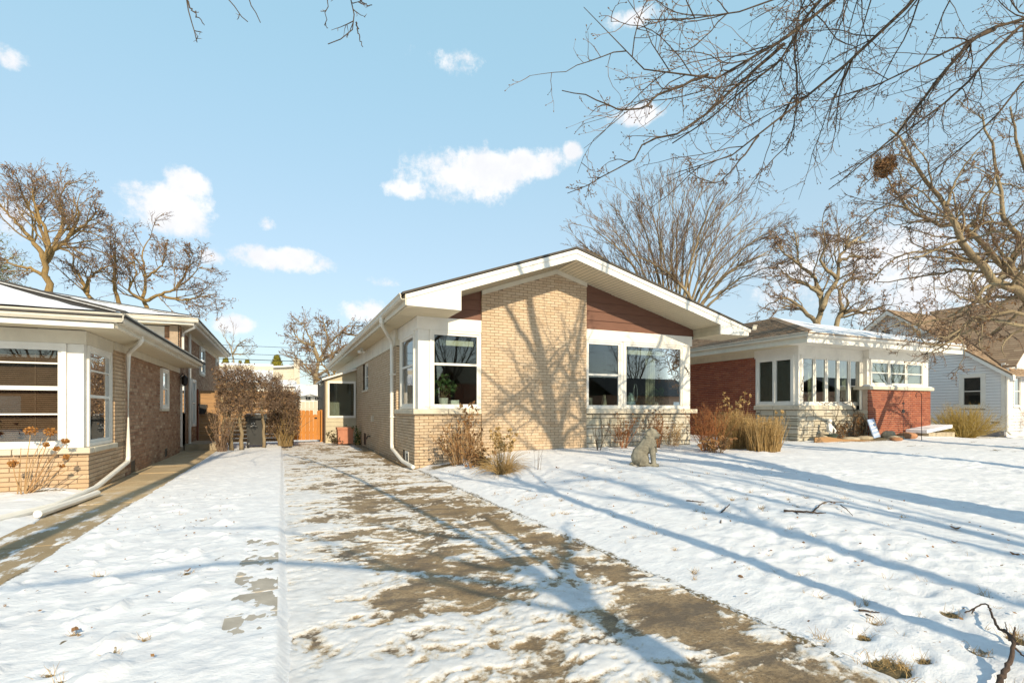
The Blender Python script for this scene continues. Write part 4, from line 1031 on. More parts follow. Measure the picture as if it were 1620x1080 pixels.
# snow on the front slope
n = 40; V = []
for j in range(n):
    t = j / (n - 1) * .985 + .003
    a = c0 + (apx - c0) * t; b = c1 + (apx - c1) * t
    wob = .10 * float(perlin(np.array([j * .33]), np.array([1.2]), 8)[0])
    for i in range(n):
        f = i / (n - 1); p = a + (b - a) * f
        if i == 0: p = p + np.array((.06 + wob, 0, 0))
        V.append(p + np.array((0, 0, .03 + .025 * float(perlin(np.array([p[0] * 1.5]), np.array([p[1] * 1.5]), 3)[0]) + (0 if j else -.03))))
idx = np.arange(n * n).reshape(n, n); m = MB(); m.add(V, [np.stack([idx[:-1, :-1], idx[:-1, 1:], idx[1:, 1:], idx[1:, :-1]], -1).reshape(-1, 4)]); m.build('roof_snow', m_roofsnow, HR, smooth=True)
for i in range(18):
    t = i / 18; p = c0 + (apx - c0) * t; q = c0 + (apx - c0) * (t + 1 / 18); m = MB()
    m.add([p + (-.08, .08, .0), p + (0, 0, .05), p + (.08, -.08, .03), q + (.08, -.08, .03), q + (0, 0, .045), q + (-.08, .08, 0)], [[[0, 1, 4, 5], [1, 2, 3, 4]], [[0, 2, 1]]]); m.build('hip_cap', m_shingle, HR)

# ------------------------------------------------------------------ white clapboard house at the far right
m_lapgap = mat_plain('lap_shadow_gap', (.22, .22, .24), .9, .1)  # grey backing paints in the shadow line under each board
HW = thing('clapboard_house', 'white clapboard cottage with steep brown shingle roofs at the right edge', 'house', (30, 14, .25))
XS = 24.8
def gabl(y): return 5.70 - .72 * abs(y - 14.05)
MB().prism([(10.14, .1), (17.96, .1), (17.96, gabl(17.96) - .05), (14.05, 5.62), (10.14, gabl(10.14) - .05)], -.02, -.2, FR_W(XS)).build('wall', m_lapgap, HW)
MB().box(25.0, 31.6, 10.15, 10.35, .1, 3.2).box(31.4, 31.6, 10.35, 18, .1, 3.2).box(25.0, 31.4, 17.8, 18, .1, 3.2).build('wall', m_clap, HW)
def clapboards(fr, a0, a1, z0, z1, top, hole=None, exp=.115):
    z = z0
    while z < z1:
        xs = np.linspace(a0, a1, 80); ok = [x for x in xs if top(x) > z + .01]
        if not ok: break
        for lo, hi in ([(min(ok), max(ok))] if hole is None or z + exp < hole[2] or z > hole[3] else [(min(ok), hole[0]), (hole[1], max(ok))]):
            if hi - lo < .05: continue
            tl, th_ = min(z + exp, top(lo) + .02), min(z + exp, top(hi) + .02)
            m = MB(); P = [fr(lo, .034, z), fr(hi, .034, z), fr(hi, .010, z + exp - .009), fr(lo, .010, z + exp - .009), fr(lo, -.015, z), fr(hi, -.015, z), fr(hi, -.015, z + exp), fr(lo, -.015, z + exp)]
            m.add(P, [[[0, 1, 2, 3], [4, 5, 1, 0], [0, 3, 7, 4], [1, 5, 6, 2]]]); m.build('clapboard', m_clap, HW)
        z += exp
clapboards(FR_W(XS), 10.14, 17.96, .50, 5.7, lambda y: gabl(y) - .08, (10.68, 11.53, 1.34, 2.60))
wing = lambda x: 3.10 + .875 * (x - 25.0) if x < 28.2 else 3.10 + .875 * (31.4 - x)
clapboards(FR_S(10.13), 24.815, 31.6, .50, 5.9, lambda x: wing(x) - .02, (25.40, 25.97, 1.40, 2.50))
MB().prism([(24.9, 3.0), (31.5, 3.0), (28.2, 5.85)], -.02, -.1, FR_S(10.13)).build('wall', m_lapgap, HW)
MB().box(24.83, 24.99, 10.2, 17.96, -.1, .50).box(24.83, 31.6, 10.16, 10.2, -.1, .50).build('foundation', mat_plain('foundation_block', (.17, .12, .09), .9, .2), HW)
MB().box(24.76, 24.90, 10.085, 10.20, .5, 3.05).build('corner_board', m_white, HW)
wd = window(HW, FR_W(XS), 10.68, 11.53, 1.34, 2.72, .13, .03, bars=[(.5, .03)], glass=m_glass_dim)
wd2 = window(HW, FR_S(10.12), 25.40, 25.97, 1.40, 2.62, .06, .03, bars=[(.5, .03)])
room(HW, 25.05, 27, 10.4, 13, .6, 2.9, 'sw')
MB().box(14.1, 14.42, -.0, .03, 4.4, 4.85, FR_W(XS)).build('attic_vent', m_black, HW)
A, B = (24.45, 9.75, gabl(9.75)), (40, 9.75, gabl(9.75)); D, Cc = (24.45, 14.05, 5.74), (40, 14.05, 5.74)
MB().slab([A, B, Cc, D], .06).slab([D, Cc, (40, 18.3, gabl(18.3)), (24.45, 18.3, gabl(18.3))], .06).build('roof', m_shingle_tan, HW)
shingle_courses(HW, A, B, D, Cc, .15, m_shingle_tan, 5)
WA, WB, WD, WC = (24.72, 9.75, 2.94), (24.72, 10.12, 2.94), (28.2, 9.75, 5.98), (28.2, 14.3, 5.98)
MB().slab([WA, WB, WC, WD], .06).slab([WD, WC, (31.7, 13.6, 2.94), (31.7, 9.75, 2.94)], .06).build('roof', m_shingle_tan, HW)
shingle_courses(HW, WA, WB, WD, WC, .15, m_shingle_tan, 6)
MB().prism([(9.72, gabl(9.72) - .20), (14.05, 5.53), (14.05, 5.70), (9.72, gabl(9.72) - .02)], .20, .345, FR_W(XS)).prism([(14.05, 5.53), (18.3, gabl(18.3) - .2), (18.3, gabl(18.3) - .02), (14.05, 5.70)], .20, .345, FR_W(XS)).build('rake_board', m_white, HW)
MB().prism([(24.75, 2.80), (28.2, 5.80), (28.2, 5.97), (24.75, 2.95)], .30, .37, FR_S(10.1)).prism([(28.2, 5.80), (31.7, 2.80), (31.7, 2.95), (28.2, 5.97)], .30, .37, FR_S(10.1)).build('rake_board', m_white, HW)
downspout(HW, [(24.78, 10.02, 3.0), (24.78, 10.02, .50), (24.82, 9.95, .40), (25.6, 9.7, .34), (26.3, 9.6, .33)], .05)
for yy, zz in ((12.3, 4.75), (12.9, 5.1)): MB().tube([(28.8, yy, zz - .2), (28.8, yy, zz + .25)], .09, 8).build('roof_vent', m_black, HW)
MB().box(24.78, 24.80, 10.25, 10.5, .75, .85).build('outlet', m_black, HW)

# ------------------------------------------------------------------ back of the lots
GH = thing('house', 'distant ivory sided house with snowy roofs and a square chimney beyond the hedge', 'house', (-3, 42, 0))
gw = MB().box(-10, 1.0, 40.0, 47, 0, 4.35).build('wall', m_ivory, GH)
for i in range(13):
    z = 2.75 + i * .125; m = MB(); m.add([(-1.0, 39.975, z), (.78, 39.975, z), (.78, 39.99, z + .125), (-1.0, 39.99, z + .125)], [[[0, 1, 2, 3]]]); m.build('siding_board', m_ivory, GH)
MB().slab([(-10.3, 37.6, 3.2), (-.55, 37.6, 3.2), (-.55, 41.5, 4.62), (-10.3, 41.5, 4.62)], .1).slab([(-.54, 39.7, 4.36), (1.1, 39.7, 4.50), (1.1, 47, 4.55), (-.54, 47, 4.55)], .1).slab([(-1.6, 37.8, 2.9), (.95, 37.8, 2.95), (.95, 39.95, 3.45), (-1.6, 39.95, 3.4)], .08).build('roof_snow', m_roofsnow, GH)
MB().box(-1.6, .9, 38.0, 39.9, 0, 2.85).build('wall', m_white, GH)
MB().box(.80, 1.18, 39.6, 39.97, 2.6, 4.75).box(.76, 1.22, 39.56, 40.0, 4.75, 4.85).build('chimney', m_ivory, GH)
GG = thing('garage', 'white garage with a low snow roof and two dark windows behind the arch', 'garage', (2.2, 35, 0))
MB().box(.95, 4.5, 34, 38, 0, 2.25).build('wall', m_white, GG)
MB().slab([(.8, 33.6, 2.25), (4.7, 33.6, 2.25), (4.7, 36, 2.95), (.8, 36, 2.95)], .1).slab([(.8, 36, 2.95), (4.7, 36, 2.95), (4.7, 38.3, 2.25), (.8, 38.3, 2.25)], .1).build('roof_snow', m_roofsnow, GG)
for x0 in (1.32, 1.85): 
    wg = MB().box(x0, x0 + .36, 33.97, 33.995, 1.85, 2.12).build('window', m_white, GG); MB().box(x0 + .03, x0 + .33, 33.962, 33.968, 1.88, 2.09).build('pane', m_black, wg)
PF = thing('picket_fence', 'pale picket fence standing between the orange gate and the far garage', 'fence', (1.4, 28, 0))
for i in range(14): MB().box(.15 + i * .19, .15 + i * .19 + .17, 28, 28.02, 0, 1.72 + rnd.uniform(-.01, .01)).build('picket', m_ivory, PF)
for z in (.4, 1.3): MB().box(.1, 2.8, 28.022, 28.06, z, z + .08).build('rail', m_ivory, PF)
FE = thing('wooden_fence', 'tan wooden fence of horizontal boards beside the brick house and behind hedge', 'fence', (-1.2, 20.8, .1))
z = .14; i = 0
while z < 1.9:
    x0 = -2.62
    for x1 in (-1.1, .36):
        MB().box(x0 + .003, x1 - .003, 20.79 + rnd.uniform(-.004, .004), 20.812, z + .004, z + .137).build('fence_board', m_fence, FE); x0 = x1
    z += .141; i += 1
m_post_red = mat_wood('red_post', (.27, .085, .04), .7, .2, 'z')
for x in (-2.69, -1.1, .36): MB().box(x - .035, x + .055, 20.815, 20.90, 0, 1.98 if x > -2 else 2.02).build('post', m_post_red if x < -2 else m_fence, FE)
tag(MB().box(-2.60, -2.38, 20.64, 20.785, 1.16, 1.44).prism([(-2.62, 1.44), (-2.36, 1.44), (-2.36, 1.48), (-2.62, 1.50)], .02, .16, FR_S(20.80)).build('mailbox', m_black), 'small black mailbox fixed to the shaded end of the board fence', 'mailbox')
GT = thing('garden_gate', 'bright orange wooden gate of vertical boards between hedge and porch', 'gate', (.95, 22, .07))
for i in range(7):
    x0 = .44 + i * .143; zt = 1.28 + rnd.uniform(-.01, .01) - (.16 if i == 5 else 0); m = MB()
    m.prism([(x0, .11), (x0 + .138, .11), (x0 + .138, zt - .03), (x0 + .11, zt), (x0 + .028, zt), (x0, zt - .03)], 0, -.02, FR_S(22)); m.build('board', m_gate, GT)
for z in (.35, 1.0): MB().box(.44, 1.44, 22.021, 22.06, z, z + .09).build('rail', m_gate, GT)
for x in (.40, 1.46): MB().box(x - .05, x + .035, 22.0, 22.09, .0, 1.30).build('post', m_gate, GT)
MB().box(1.20, 1.30, 21.975, 21.998, .95, 1.0).build('latch', m_black, GT)
AR = thing('garden_arch', 'thin grey metal arch trellis standing behind the orange gate', 'trellis', (1.1, 23.2, 0))
for dy in (0, .4):
    MB().tube([(.62, 23.2 + dy, 0), (.62, 23.2 + dy, 1.72), (.80, 23.2 + dy, 1.86), (1.1, 23.2 + dy, 1.95), (1.4, 23.2 + dy, 1.86), (1.62, 23.2 + dy, 1.72), (1.62, 23.2 + dy, 0)], .018, 6).build('hoop', m_grey_metal, AR)
for i in range(9):
    x = .66 + i * .115; zt = 1.73 + .20 * (1 - abs(x - 1.12) / .5); MB().tube([(x, 23.2, 1.72), (x, 23.2, max(1.74, zt))], .009, 5).build('bar', m_grey_metal, AR)
MB().tube([(.62, 23.2, 1.72), (1.62, 23.2, 1.72)], .012, 5).build('bar', m_grey_metal, AR)
for (ya, za, yb, zb), nm in (((52, 7.0, 47, 6.9), 'highest'), ((52, 6.2, 47, 6.3), 'middle'), ((33, 4.35, 31, 4.2), 'lowest')):
    xs = np.linspace(-70, 60, 40); t = (xs + 70) / 130
    tag(MB().tube(np.stack([xs, ya + (yb - ya) * t, za + (zb - za) * t - .5 * 4 * t * (1 - t) * .4], -1), .018, 5).build('utility_wire', m_black), {'highest': 'highest dark utility wire strung across the sky behind the hedge', 'middle': 'middle utility wire just above the distant conifer tops', 'lowest': 'lowest utility wire crossing in front of the ivory siding'}[nm], 'wire')
# ------------------------------------------------------------------ trees
def grow(P0, D0, ln, r0, k, wig, up, g, r1=.35):
    """N branches of k points; up pulls them towards +z (or -z)"""
    N = len(P0); P = np.empty((N, k, 3)); P[:, 0] = P0; d = norm(D0); st = (ln / (k - 1))[:, None]
    for i in range(1, k):
        d = norm(d + g.normal(0, wig, (N, 3)) + np.array([0, 0, up]) / (k - 1)); P[:, i] = P[:, i - 1] + d * st
    t = np.linspace(0, 1, k)[None, :]; Rr = r0[:, None] * (1 - (1 - r1) * t); return P, Rr
def spawn(P, Rr, m, f0, f1, a0, a1, lr, rr, k, wig, up, g, minr, jit=.35, lens=None, flat=None, bylen=0.0):
    N, kk, _ = P.shape
    f = g.uniform(f0, f1, (N, m)); x = f * (kk - 1); i = np.minimum(x.astype(int), kk - 2); w = (x - i)[..., None]; n = np.arange(N)[:, None]
    p = P[n, i] * (1 - w) + P[n, i + 1] * w; T = norm(P[n, i + 1] - P[n, i]); rad = Rr[n, i]
    L = np.linalg.norm(np.diff(P, axis=1), axis=2).sum(1)[:, None] if lens is None else lens
    v = g.normal(0, 1, T.shape); 
    if flat is not None: v = v * np.array(flat)
    v = norm(v - (v * T).sum(-1, keepdims=True) * T); ang = g.uniform(a0, a1, (N, m, 1))
    d = T * np.cos(ang) + v * np.sin(ang); ln = L * lr * (1.15 - .65 * f) * g.uniform(1 - jit, 1 + jit, (N, m))
    r = np.maximum(np.minimum(rad * rr * g.uniform(.75, 1.1, rad.shape), rad * .9), minr)
    if bylen:
        ok = (g.uniform(0, 1, (N, m)) < np.broadcast_to(L, (N, m)) / bylen).reshape(-1)
        return grow(p.reshape(-1, 3)[ok], d.reshape(-1, 3)[ok], np.maximum(ln.reshape(-1), .0)[ok], r.reshape(-1)[ok], k, wig, up, g)
    return grow(p.reshape(-1, 3), d.reshape(-1, 3), ln.reshape(-1), r.reshape(-1), k, wig, up, g)
def spline(pts, k):
    pts = np.asarray(pts, float); d = np.r_[0, np.cumsum(np.linalg.norm(np.diff(pts, axis=0), axis=1))]; t = np.linspace(0, d[-1], k)
    # Catmull-Rom through the points
    n = len(pts); E = np.vstack([2 * pts[0] - pts[1], pts, 2 * pts[-1] - pts[-2]]); out = []
    for s in t:
        i = min(max(np.searchsorted(d, s) - 1, 0), n - 2); u = (s - d[i]) / max(d[i + 1] - d[i], 1e-9)
        p0, p1, p2, p3 = E[i], E[i + 1], E[i + 2], E[i + 3]
        out.append(.5 * ((2 * p1) + (-p0 + p2) * u + (2 * p0 - 5 * p1 + 4 * p2 - p3) * u ** 2 + (-p0 + 3 * p1 - 3 * p2 + p3) * u ** 3))
    return np.array(out)
def gnarl(P, a, g):
    k = len(P); n = g.normal(0, a, (k, 3)); n[0] = 0; return P + n
def tree(name, label, cat, base, trunk, limbs, g, mat, twig, levels, group=None, sides=(9, 7, 5, 3)):
    """trunk: (pts, r0, r1) or None; limbs: list of (pts, r0, r1). levels: spawn settings for branches then twigs"""
    T = thing(name, label, cat, base, group)
    if trunk: MB().tube(spline(trunk[0], 14), np.linspace(trunk[1], trunk[2], 14) * np.r_[1.25, 1.08, np.ones(12)], sides[0]).build('trunk', mat, T, smooth=True)
    LP, LR = [], []
    for pts, r0, r1 in limbs:
        P = gnarl(spline(pts, 16), .012 * r0 / .05 if r0 > .03 else .006, g); Rr = r0 + (r1 - r0) * np.linspace(0, 1, 16) ** .8
        MB().tube(P, Rr, sides[1]).build('limb', mat, T, smooth=True); LP.append(P); LR.append(Rr)
    P, Rr = np.array(LP), np.array(LR); allP = []
    for li, lv in enumerate(levels):
        lv = dict(lv); keep = lv.pop('keep', False); P2, R2 = spawn(P, Rr, g=g, **lv)
        last = li == len(levels) - 1
        MB().tubes(P2, R2, sides[2] if li == 0 else sides[3]).build('branches' if li == 0 else 'twigs', mat if li == 0 else twig, T, smooth=li == 0, kind='stuff')
        allP.append((P2, R2)); 
        if keep: P, Rr = np.concatenate([P[:, np.linspace(0, P.shape[1] - 1, P2.shape[1]).astype(int)], P2]), np.concatenate([Rr[:, np.linspace(0, Rr.shape[1] - 1, P2.shape[1]).astype(int)], R2])
        else: P, Rr = P2, R2
    return T, allP
def leaves_on(T, P, n, size, mat, g, name='leaves', droop=.3):
    N, k, _ = P.shape; i = g.integers(0, N, n); j = g.integers(1, k, n)
    c = P[i, j] + g.normal(0, size * .5, (n, 3)); u = norm(g.normal(0, 1, (n, 3))); v = norm(np.cross(u, g.normal(0, 1, (n, 3)))) ; v[:, 2] -= droop
    s = (size * g.uniform(.5, 1.2, n))[:, None]
    return MB().cards(c, u * s * .45, v * s * .8).build(name, mat, T, kind='stuff')
def seeded(s): return np.random.default_rng(s)
A_ = lambda *L: [at(x, y, d) for x, y, d in L]

# big street tree just outside the frame on the right, its limbs hanging into the top of the view
g = seeded(108)
bA = np.array((7.35, -4.0, 0)); fork = np.array((7.1, -3.9, 4.7))
limbsA = [([fork, (7.4, -.6, 7.0), (7.3, 1.4, 7.1)] + A_((1520, -90, 5.6), (1443, 0, 5.7), (1390, 36, 5.8), (1342, 91, 5.9), (1299, 135, 6.0), (1260, 168, 6.0), (1212, 207, 6.1), (1169, 236, 6.1), (1140, 255, 6.2), (1092, 274, 6.2), (1053, 277, 6.3)), .075, .004),
          ([fork, (7.0, -1.2, 7.4), (6.6, .6, 7.6)] + A_((1400, -110, 5.7), (1337, -20, 5.6), (1294, 20, 5.6), (1227, 75, 5.5), (1169, 111, 5.5), (1116, 130, 5.4), (1077, 135, 5.4), (1039, 123, 5.3), (996, 91, 5.3), (957, 63, 5.2), (933, 29, 5.2), (925, 8, 5.2)), .075, .003),
          ([(6.9, -1.0, 7.5)] + A_((1370, -80, 6.2), (1300, 5, 6.3), (1265, 38, 6.3), (1236, 91, 6.4), (1198, 125, 6.4), (1150, 166, 6.5), (1106, 202, 6.5), (1063, 229, 6.6)), .045, .007),
          (A_((1240, 70, 6.2), (1178, 125, 6.1), (1135, 164, 6.1), (1101, 193, 6.0), (1068, 212, 6.0), (1024, 221, 6.0), (1005, 250, 5.9), (967, 272, 5.9), (928, 294, 5.8), (899, 308, 5.8)), .022, .004),
          (A_((1120, 118, 5.4), (1087, 132, 5.3), (1034, 154, 5.3), (1024, 168, 5.2), (1000, 176, 5.2), (967, 168, 5.1), (933, 154, 5.1), (890, 144, 5.0)), .016, .004),
          ([fork, (8.6, -1.0, 6.4), (9.0, 1.2, 6.9)] + A_((1760, -20, 6.6), (1690, 10, 6.7), (1620, 31, 6.8), (1573, 46, 6.8), (1535, 63, 6.9), (1501, 82, 6.9), (1467, 96, 7.0), (1429, 118, 7.0), (1390, 130, 7.1), (1342, 140, 7.1), (1299, 159, 7.2)), .07, .006),
          ([(8.9, .8, 6.9)] + A_((1720, 10, 7.2), (1620, 39, 7.3), (1578, 72, 7.4), (1549, 111, 7.5), (1501, 159, 7.5), (1453, 193, 7.6), (1424, 217, 7.6), (1390, 241, 7.7), (1342, 270, 7.7), (1313, 284, 7.8)), .045, .006),
          (A_((1573, 46, 6.8), (1535, 66, 6.6), (1496, 111, 6.5), (1448, 173, 6.5), (1419, 212, 6.4), (1385, 241, 6.4), (1357, 265, 6.3), (1313, 299, 6.3)), .03, .005),
          ([(8.8, .5, 6.7)] + A_((1740, 60, 7.9), (1640, 110, 8.0), (1590, 165, 8.1), (1545, 215, 8.1), (1500, 250, 8.2), (1440, 300, 8.3), (1390, 330, 8.3), (1340, 380, 8.4)), .035, .005),
          ([(6.9, -1.0, 7.5)] + A_((1330, -70, 5.2), (1262, -20, 5.1), (1200, 12, 5.0), (1130, 26, 5.0), (1070, 30, 4.9), (1020, 33, 4.9)), .03, .004),
          (A_((1262, 150, 6.0), (1258, 85, 6.1), (1262, 30, 6.2), (1290, -40, 6.3)), .012, .008),
          (A_((1235, 190, 6.1), (1260, 150, 6.4), (1250, 220, 6.4), (1215, 260, 6.5), (1180, 305, 6.6)), .014, .004),
          (A_((1200, 215, 6.1), (1165, 260, 5.9), (1130, 290, 5.8), (1085, 268, 5.8)), .012, .004)]
lead = [([fork, (6.9, -3.9, 5.9), (6.5, -4, 7.0), (6.1, -4, 8.5), (5.7, -4, 10.3), (5.25, -4, 12.4), (5.0, -4, 14)], .27, .05),
        ([fork, (7.7, -4.6, 6.5), (8.3, -5, 9), (8.4, -5.5, 12)], .17, .03), ([fork, (7.6, -4.3, 5.8), (8.5, -4.5, 7.0), (9.5, -4.5, 8.3), (10.6, -4.4, 9.5)], .13, .02), ([(8.3, -5, 9), (9.2, -5, 11.5), (9.8, -5, 14)], .10, .03), ([(5.7, -4, 10.3), (4.4, -4.1, 12.4), (3.6, -4.1, 14.2)], .08, .03), ([(6.1, -4, 8.5), (6.7, -4, 11.2), (7.2, -4, 14.2)], .09, .03), ([(9.5, -4.5, 8.3), (10.2, -4.6, 11), (10.9, -4.5, 13.4)], .07, .025),
        ([(6.2, -4, 8.2), (5.4, -4.2, 9.6), (4.7, -4.2, 11.2)], .07, .015), ([(6.45, -4, 7.2), (6.9, -4.1, 8.6), (7.5, -4, 9.9), (7.9, -4, 11)], .08, .015), ([(6.2, -4, 8.0), (5.2, -4, 8.6), (4.5, -4, 9.4)], .05, .012), ([(5.8, -4, 10), (6.6, -4, 11.5), (6.9, -4, 13)], .06, .012)]
tA, apA = tree('street_tree', 'large bare street tree whose long limbs sweep down from the upper right corner', 'tree', tuple(bA), ([bA, (7.3, -4, 1.5), (7.2, -4, 3.2), fork], .40, .30), limbsA, g, m_bark_dark, m_twig,
     [dict(m=44, f0=.15, f1=.97, a0=.25, a1=.9, lr=.17, rr=.45, k=9, wig=.17, up=-.12, minr=.0062, flat=(1, 1, .9), bylen=9.0), dict(m=5, f0=.12, f1=1.0, a0=.4, a1=1.2, lr=.42, rr=.6, k=6, wig=.26, up=.25, minr=.0044, keep=True), dict(m=2, f0=.2, f1=1.0, a0=.5, a1=1.2, lr=.28, rr=.65, k=4, wig=.3, up=.5, minr=.0034)])
def buds(T, P, mat, size=.02):
    e = P[:, -1]; d = norm(P[:, -1] - P[:, -2]); st = np.stack([e, e + d * size * .5, e + d * size], 1); MB().tubes(st, np.tile([[size * .16, size * .30, size * .05]], (len(e), 1)), 4).build('buds', mat, T, kind='stuff')
buds(tA, np.concatenate([apA[2][0], apA[1][0][:, -4:]]), m_twig, .021)
for pts, r0, r1 in lead:
    MB().tube(gnarl(spline(pts, 16), .02, g), np.linspace(r0, r1, 16), 8).build('limb', m_bark_dark, tA, smooth=True)
LPs = np.array([spline(p, 16) for p, _, _ in lead]); LRs = np.array([np.linspace(a, b, 16) for _, a, b in lead])
P2, R2 = spawn(LPs, LRs, 5, .3, 1, .4, 1.0, .34, .4, 8, .14, .15, g, .016); MB().tubes(P2, R2, 5).build('branches', m_bark_dark, tA, kind='stuff', smooth=True)
P3, R3 = spawn(P2, R2, 2, .3, 1, .4, 1.0, .5, .5, 5, .2, .1, g, .006); MB().tubes(P3, R3, 3).build('twigs', m_twig, tA, kind='stuff')

# slimmer street trees behind the camera: their trunks draw the shadow bars over lawn, drive and walk
def shade_tree(base, h, r, fork_at, seed, lean=(0, 0), label='', extra=(), lead=.7, byl=0.0):
    g = seeded(seed); b = np.array(base, float); top = b + (lean[0], lean[1], h); f = b + (top - b) * fork_at
    limbs = []
    for i in range(5):
        a = i * 1.257 + g.uniform(-.3, .3); o = np.array((math.cos(a), math.sin(a) * .8, 0)); s = b + (top - b) * g.uniform(fork_at * .75, min(1, fork_at * 1.15)); hh = h - s[2]
        limbs.append(([s, s + o * .5 + (0, 0, .3 * hh), s + o * 1.1 + (0, 0, .8 * hh)], r * .42, r * .1))
    limbs.append(([f, f + (top - f) * .5 + (.1, 0, 0), top], r * lead, r * .12)); limbs += list(extra)
    return tree('street_tree', label, 'tree', base, ([b, b + (top - b) * fork_at * .5, f], r, r * .72), limbs, g, m_bark_dark, m_twig,
                [dict(m=6, f0=.2, f1=1, a0=.4, a1=.9, lr=.42 if not byl else .13, rr=.45, k=6, wig=.12, up=.2, minr=.007 if not byl else .0045, bylen=byl), dict(m=4 if not byl else 3, f0=.2, f1=1, a0=.4, a1=1, lr=.42, rr=.5, k=4, wig=.2, up=.1, minr=.0045 if not byl else .0034)])
shade_tree((3.30, -3.6, 0), 8.8, .080, .80, 31, (.25, 0), 'slender bare street tree casting the long thin lawn shadow')
shade_tree((4.0, -13.0, 0), 11.5, .13, .85, 36, (.2, 0), 'bare street tree set back, casting the softer second bar on the lawn')
shade_tree((5.6, -15.0, 0), 13.5, .15, .6, 37, (.1, 0), 'bare tree set further back whose branches shade the middle of the lawn')
hang = A_((350, -120, 4.6), (300, -60, 4.5), (296, 0, 4.4), (303, 35, 4.4), (312, 66, 4.3))
hang2 = A_((470, -130, 4.6), (560, -70, 4.5), (552, 0, 4.4), (563, 35, 4.4), (545, 58, 4.4), (519, 69, 4.3))
hang3 = A_((420, -110, 4.7), (360, -20, 4.6), (378, 20, 4.6), (391, 37, 4.6))
hang4 = A_((430, -110, 4.7), (392, -20, 4.6), (400, 10, 4.6), (412, 35, 4.6))
hang5 = A_((500, -90, 4.5), (519, 0, 4.4), (517, 20, 4.4), (513, 41, 4.4)); hang6 = A_((563, 35, 4.4), (568, 55, 4.4), (574, 75, 4.4)); hang7 = A_((296, 0, 4.4), (308, 22, 4.4), (324, 40, 4.4)); hang8 = A_((560, -20, 4.4), (573, 3, 4.4), (590, 10, 4.4))
src = np.array((1.75, -6, 5.2)); mid = at(440, -170, 4.7)
shade_tree((1.75, -6.0, 0), 6.3, .15, .80, 32, (0, 0), 'bare street tree casting the broad shadow band on the driveway, twigs drooping at top',
           [([(1.75, -6, 4.9), (.6, -6.2, 5.6), (-.6, -6.4, 6.0), (-2.1, -6.6, 6.1), (-3.2, -6.6, 6.4)], .05, .012), ([(1.75, -6, 4.6), (.9, -6.6, 5.6), (-.1, -7.0, 6.9), (-1.6, -7.2, 7.3)], .035, .01), ([src, (1.2, -2.5, 6.6), (.6, 1.5, 6.6), mid], .06, .015)] + [([mid if i < 4 else h[0]] + list(h if i < 4 else h[1:]), .011, .0035) for i, h in enumerate((hang, hang2, hang3, hang4))] + [(list(h), .007, .003) for h in (hang5, hang6, hang7, hang8)], lead=.3, byl=2.6)
shade_tree((-3.05, -5.2, 0), 12.5, .14, .9, 33, (1.35, 0), 'tall straight bare street tree casting the shadow along the narrow walk')
shade_tree((12.4, -5.5, 0), 12, .22, .5, 34, (-.3, 0), 'bare street tree further along the kerb shading the far lawn')
shade_tree((-7.5, -5.0, 0), 10, .2, .45, 35, (.3, 0), 'bare street tree before the mixed brick house')

# honey-locust in the yard at the right: crooked pale limbs leaning into the frame
g = seeded(202); DD = 12.6
bC = np.array((17.25, 5.9, .3)); fC = at(1668, 500, DD)
L2 = lambda d, *pts: [at(x, y, d + .15 * math.sin(i * 1.3)) for i, (x, y) in enumerate(pts)]
limbsC = [([(17.28, 6, 2.5), (17.8, 6.05, 3.35), (18.4, 6.1, 4.3), (19.3, 6.2, 5.8), (20, 6.3, 8)], .12, .03), ([(18.0, 6.05, 3.7), (18.6, 6, 3.75), (19.1, 6, 3.3), (19.5, 6, 2.9)], .035, .012), ([fC] + L2(12.4, (1620, 467), (1567, 441), (1542, 416), (1523, 385), (1511, 353), (1498, 325), (1479, 300), (1457, 275), (1441, 250), (1425, 225), (1400, 205)), .135, .02),
          ([fC] + L2(12.9, (1620, 448), (1596, 429), (1567, 400), (1545, 378), (1526, 363), (1504, 356), (1479, 353), (1457, 341), (1435, 331), (1410, 322), (1385, 330)), .12, .015),
          ([fC] + L2(13.0, (1600, 426), (1616, 391), (1612, 372), (1593, 356), (1583, 338), (1588, 309), (1580, 281), (1577, 249), (1560, 215), (1552, 180)), .10, .02),
          (L2(12.3, (1604, 458), (1580, 451), (1555, 457), (1542, 479), (1523, 498), (1501, 504), (1473, 508), (1441, 514), (1418, 511), (1398, 524)), .05, .010),
          (L2(11.9, (1680, 540), (1640, 505), (1620, 497), (1593, 492), (1571, 501), (1545, 500), (1525, 513), (1515, 530), (1503, 541), (1489, 545), (1467, 547), (1455, 534), (1441, 517)), .06, .012),
          (L2(12.0, (1640, 520), (1600, 512), (1560, 505), (1530, 512), (1505, 530), (1480, 545)), .05, .02),
          (L2(12.5, (1540, 414), (1526, 410), (1504, 400), (1470, 397), (1435, 400), (1410, 413), (1385, 436), (1360, 450)), .045, .008),
          (L2(12.7, (1526, 363), (1545, 345), (1552, 318), (1570, 295), (1575, 270)), .05, .014),
          (L2(12.2, (1498, 325), (1506, 300), (1518, 275), (1535, 250), (1550, 235)), .04, .010),
          (L2(12.8, (1600, 415), (1580, 395), (1566, 365), (1568, 345), (1552, 330)), .045, .012),
          (L2(12.6, (1435, 331), (1425, 315), (1408, 290), (1400, 268), (1392, 250)), .035, .01),
          (L2(12.9, (1441, 255), (1420, 245), (1400, 262), (1380, 280), (1360, 300)), .03, .008),
          (L2(13.2, (1616, 391), (1640, 340), (1630, 290), (1610, 230), (1600, 170)), .08, .02),
          (L2(12.4, (1593, 356), (1560, 352), (1530, 372)), .03, .01),
          (L2(12.1, (1620, 520), (1600, 530), (1585, 548), (1590, 565)), .03, .006),
          (L2(12.1, (1525, 513), (1545, 525), (1550, 545), (1555, 556)), .025, .006)]
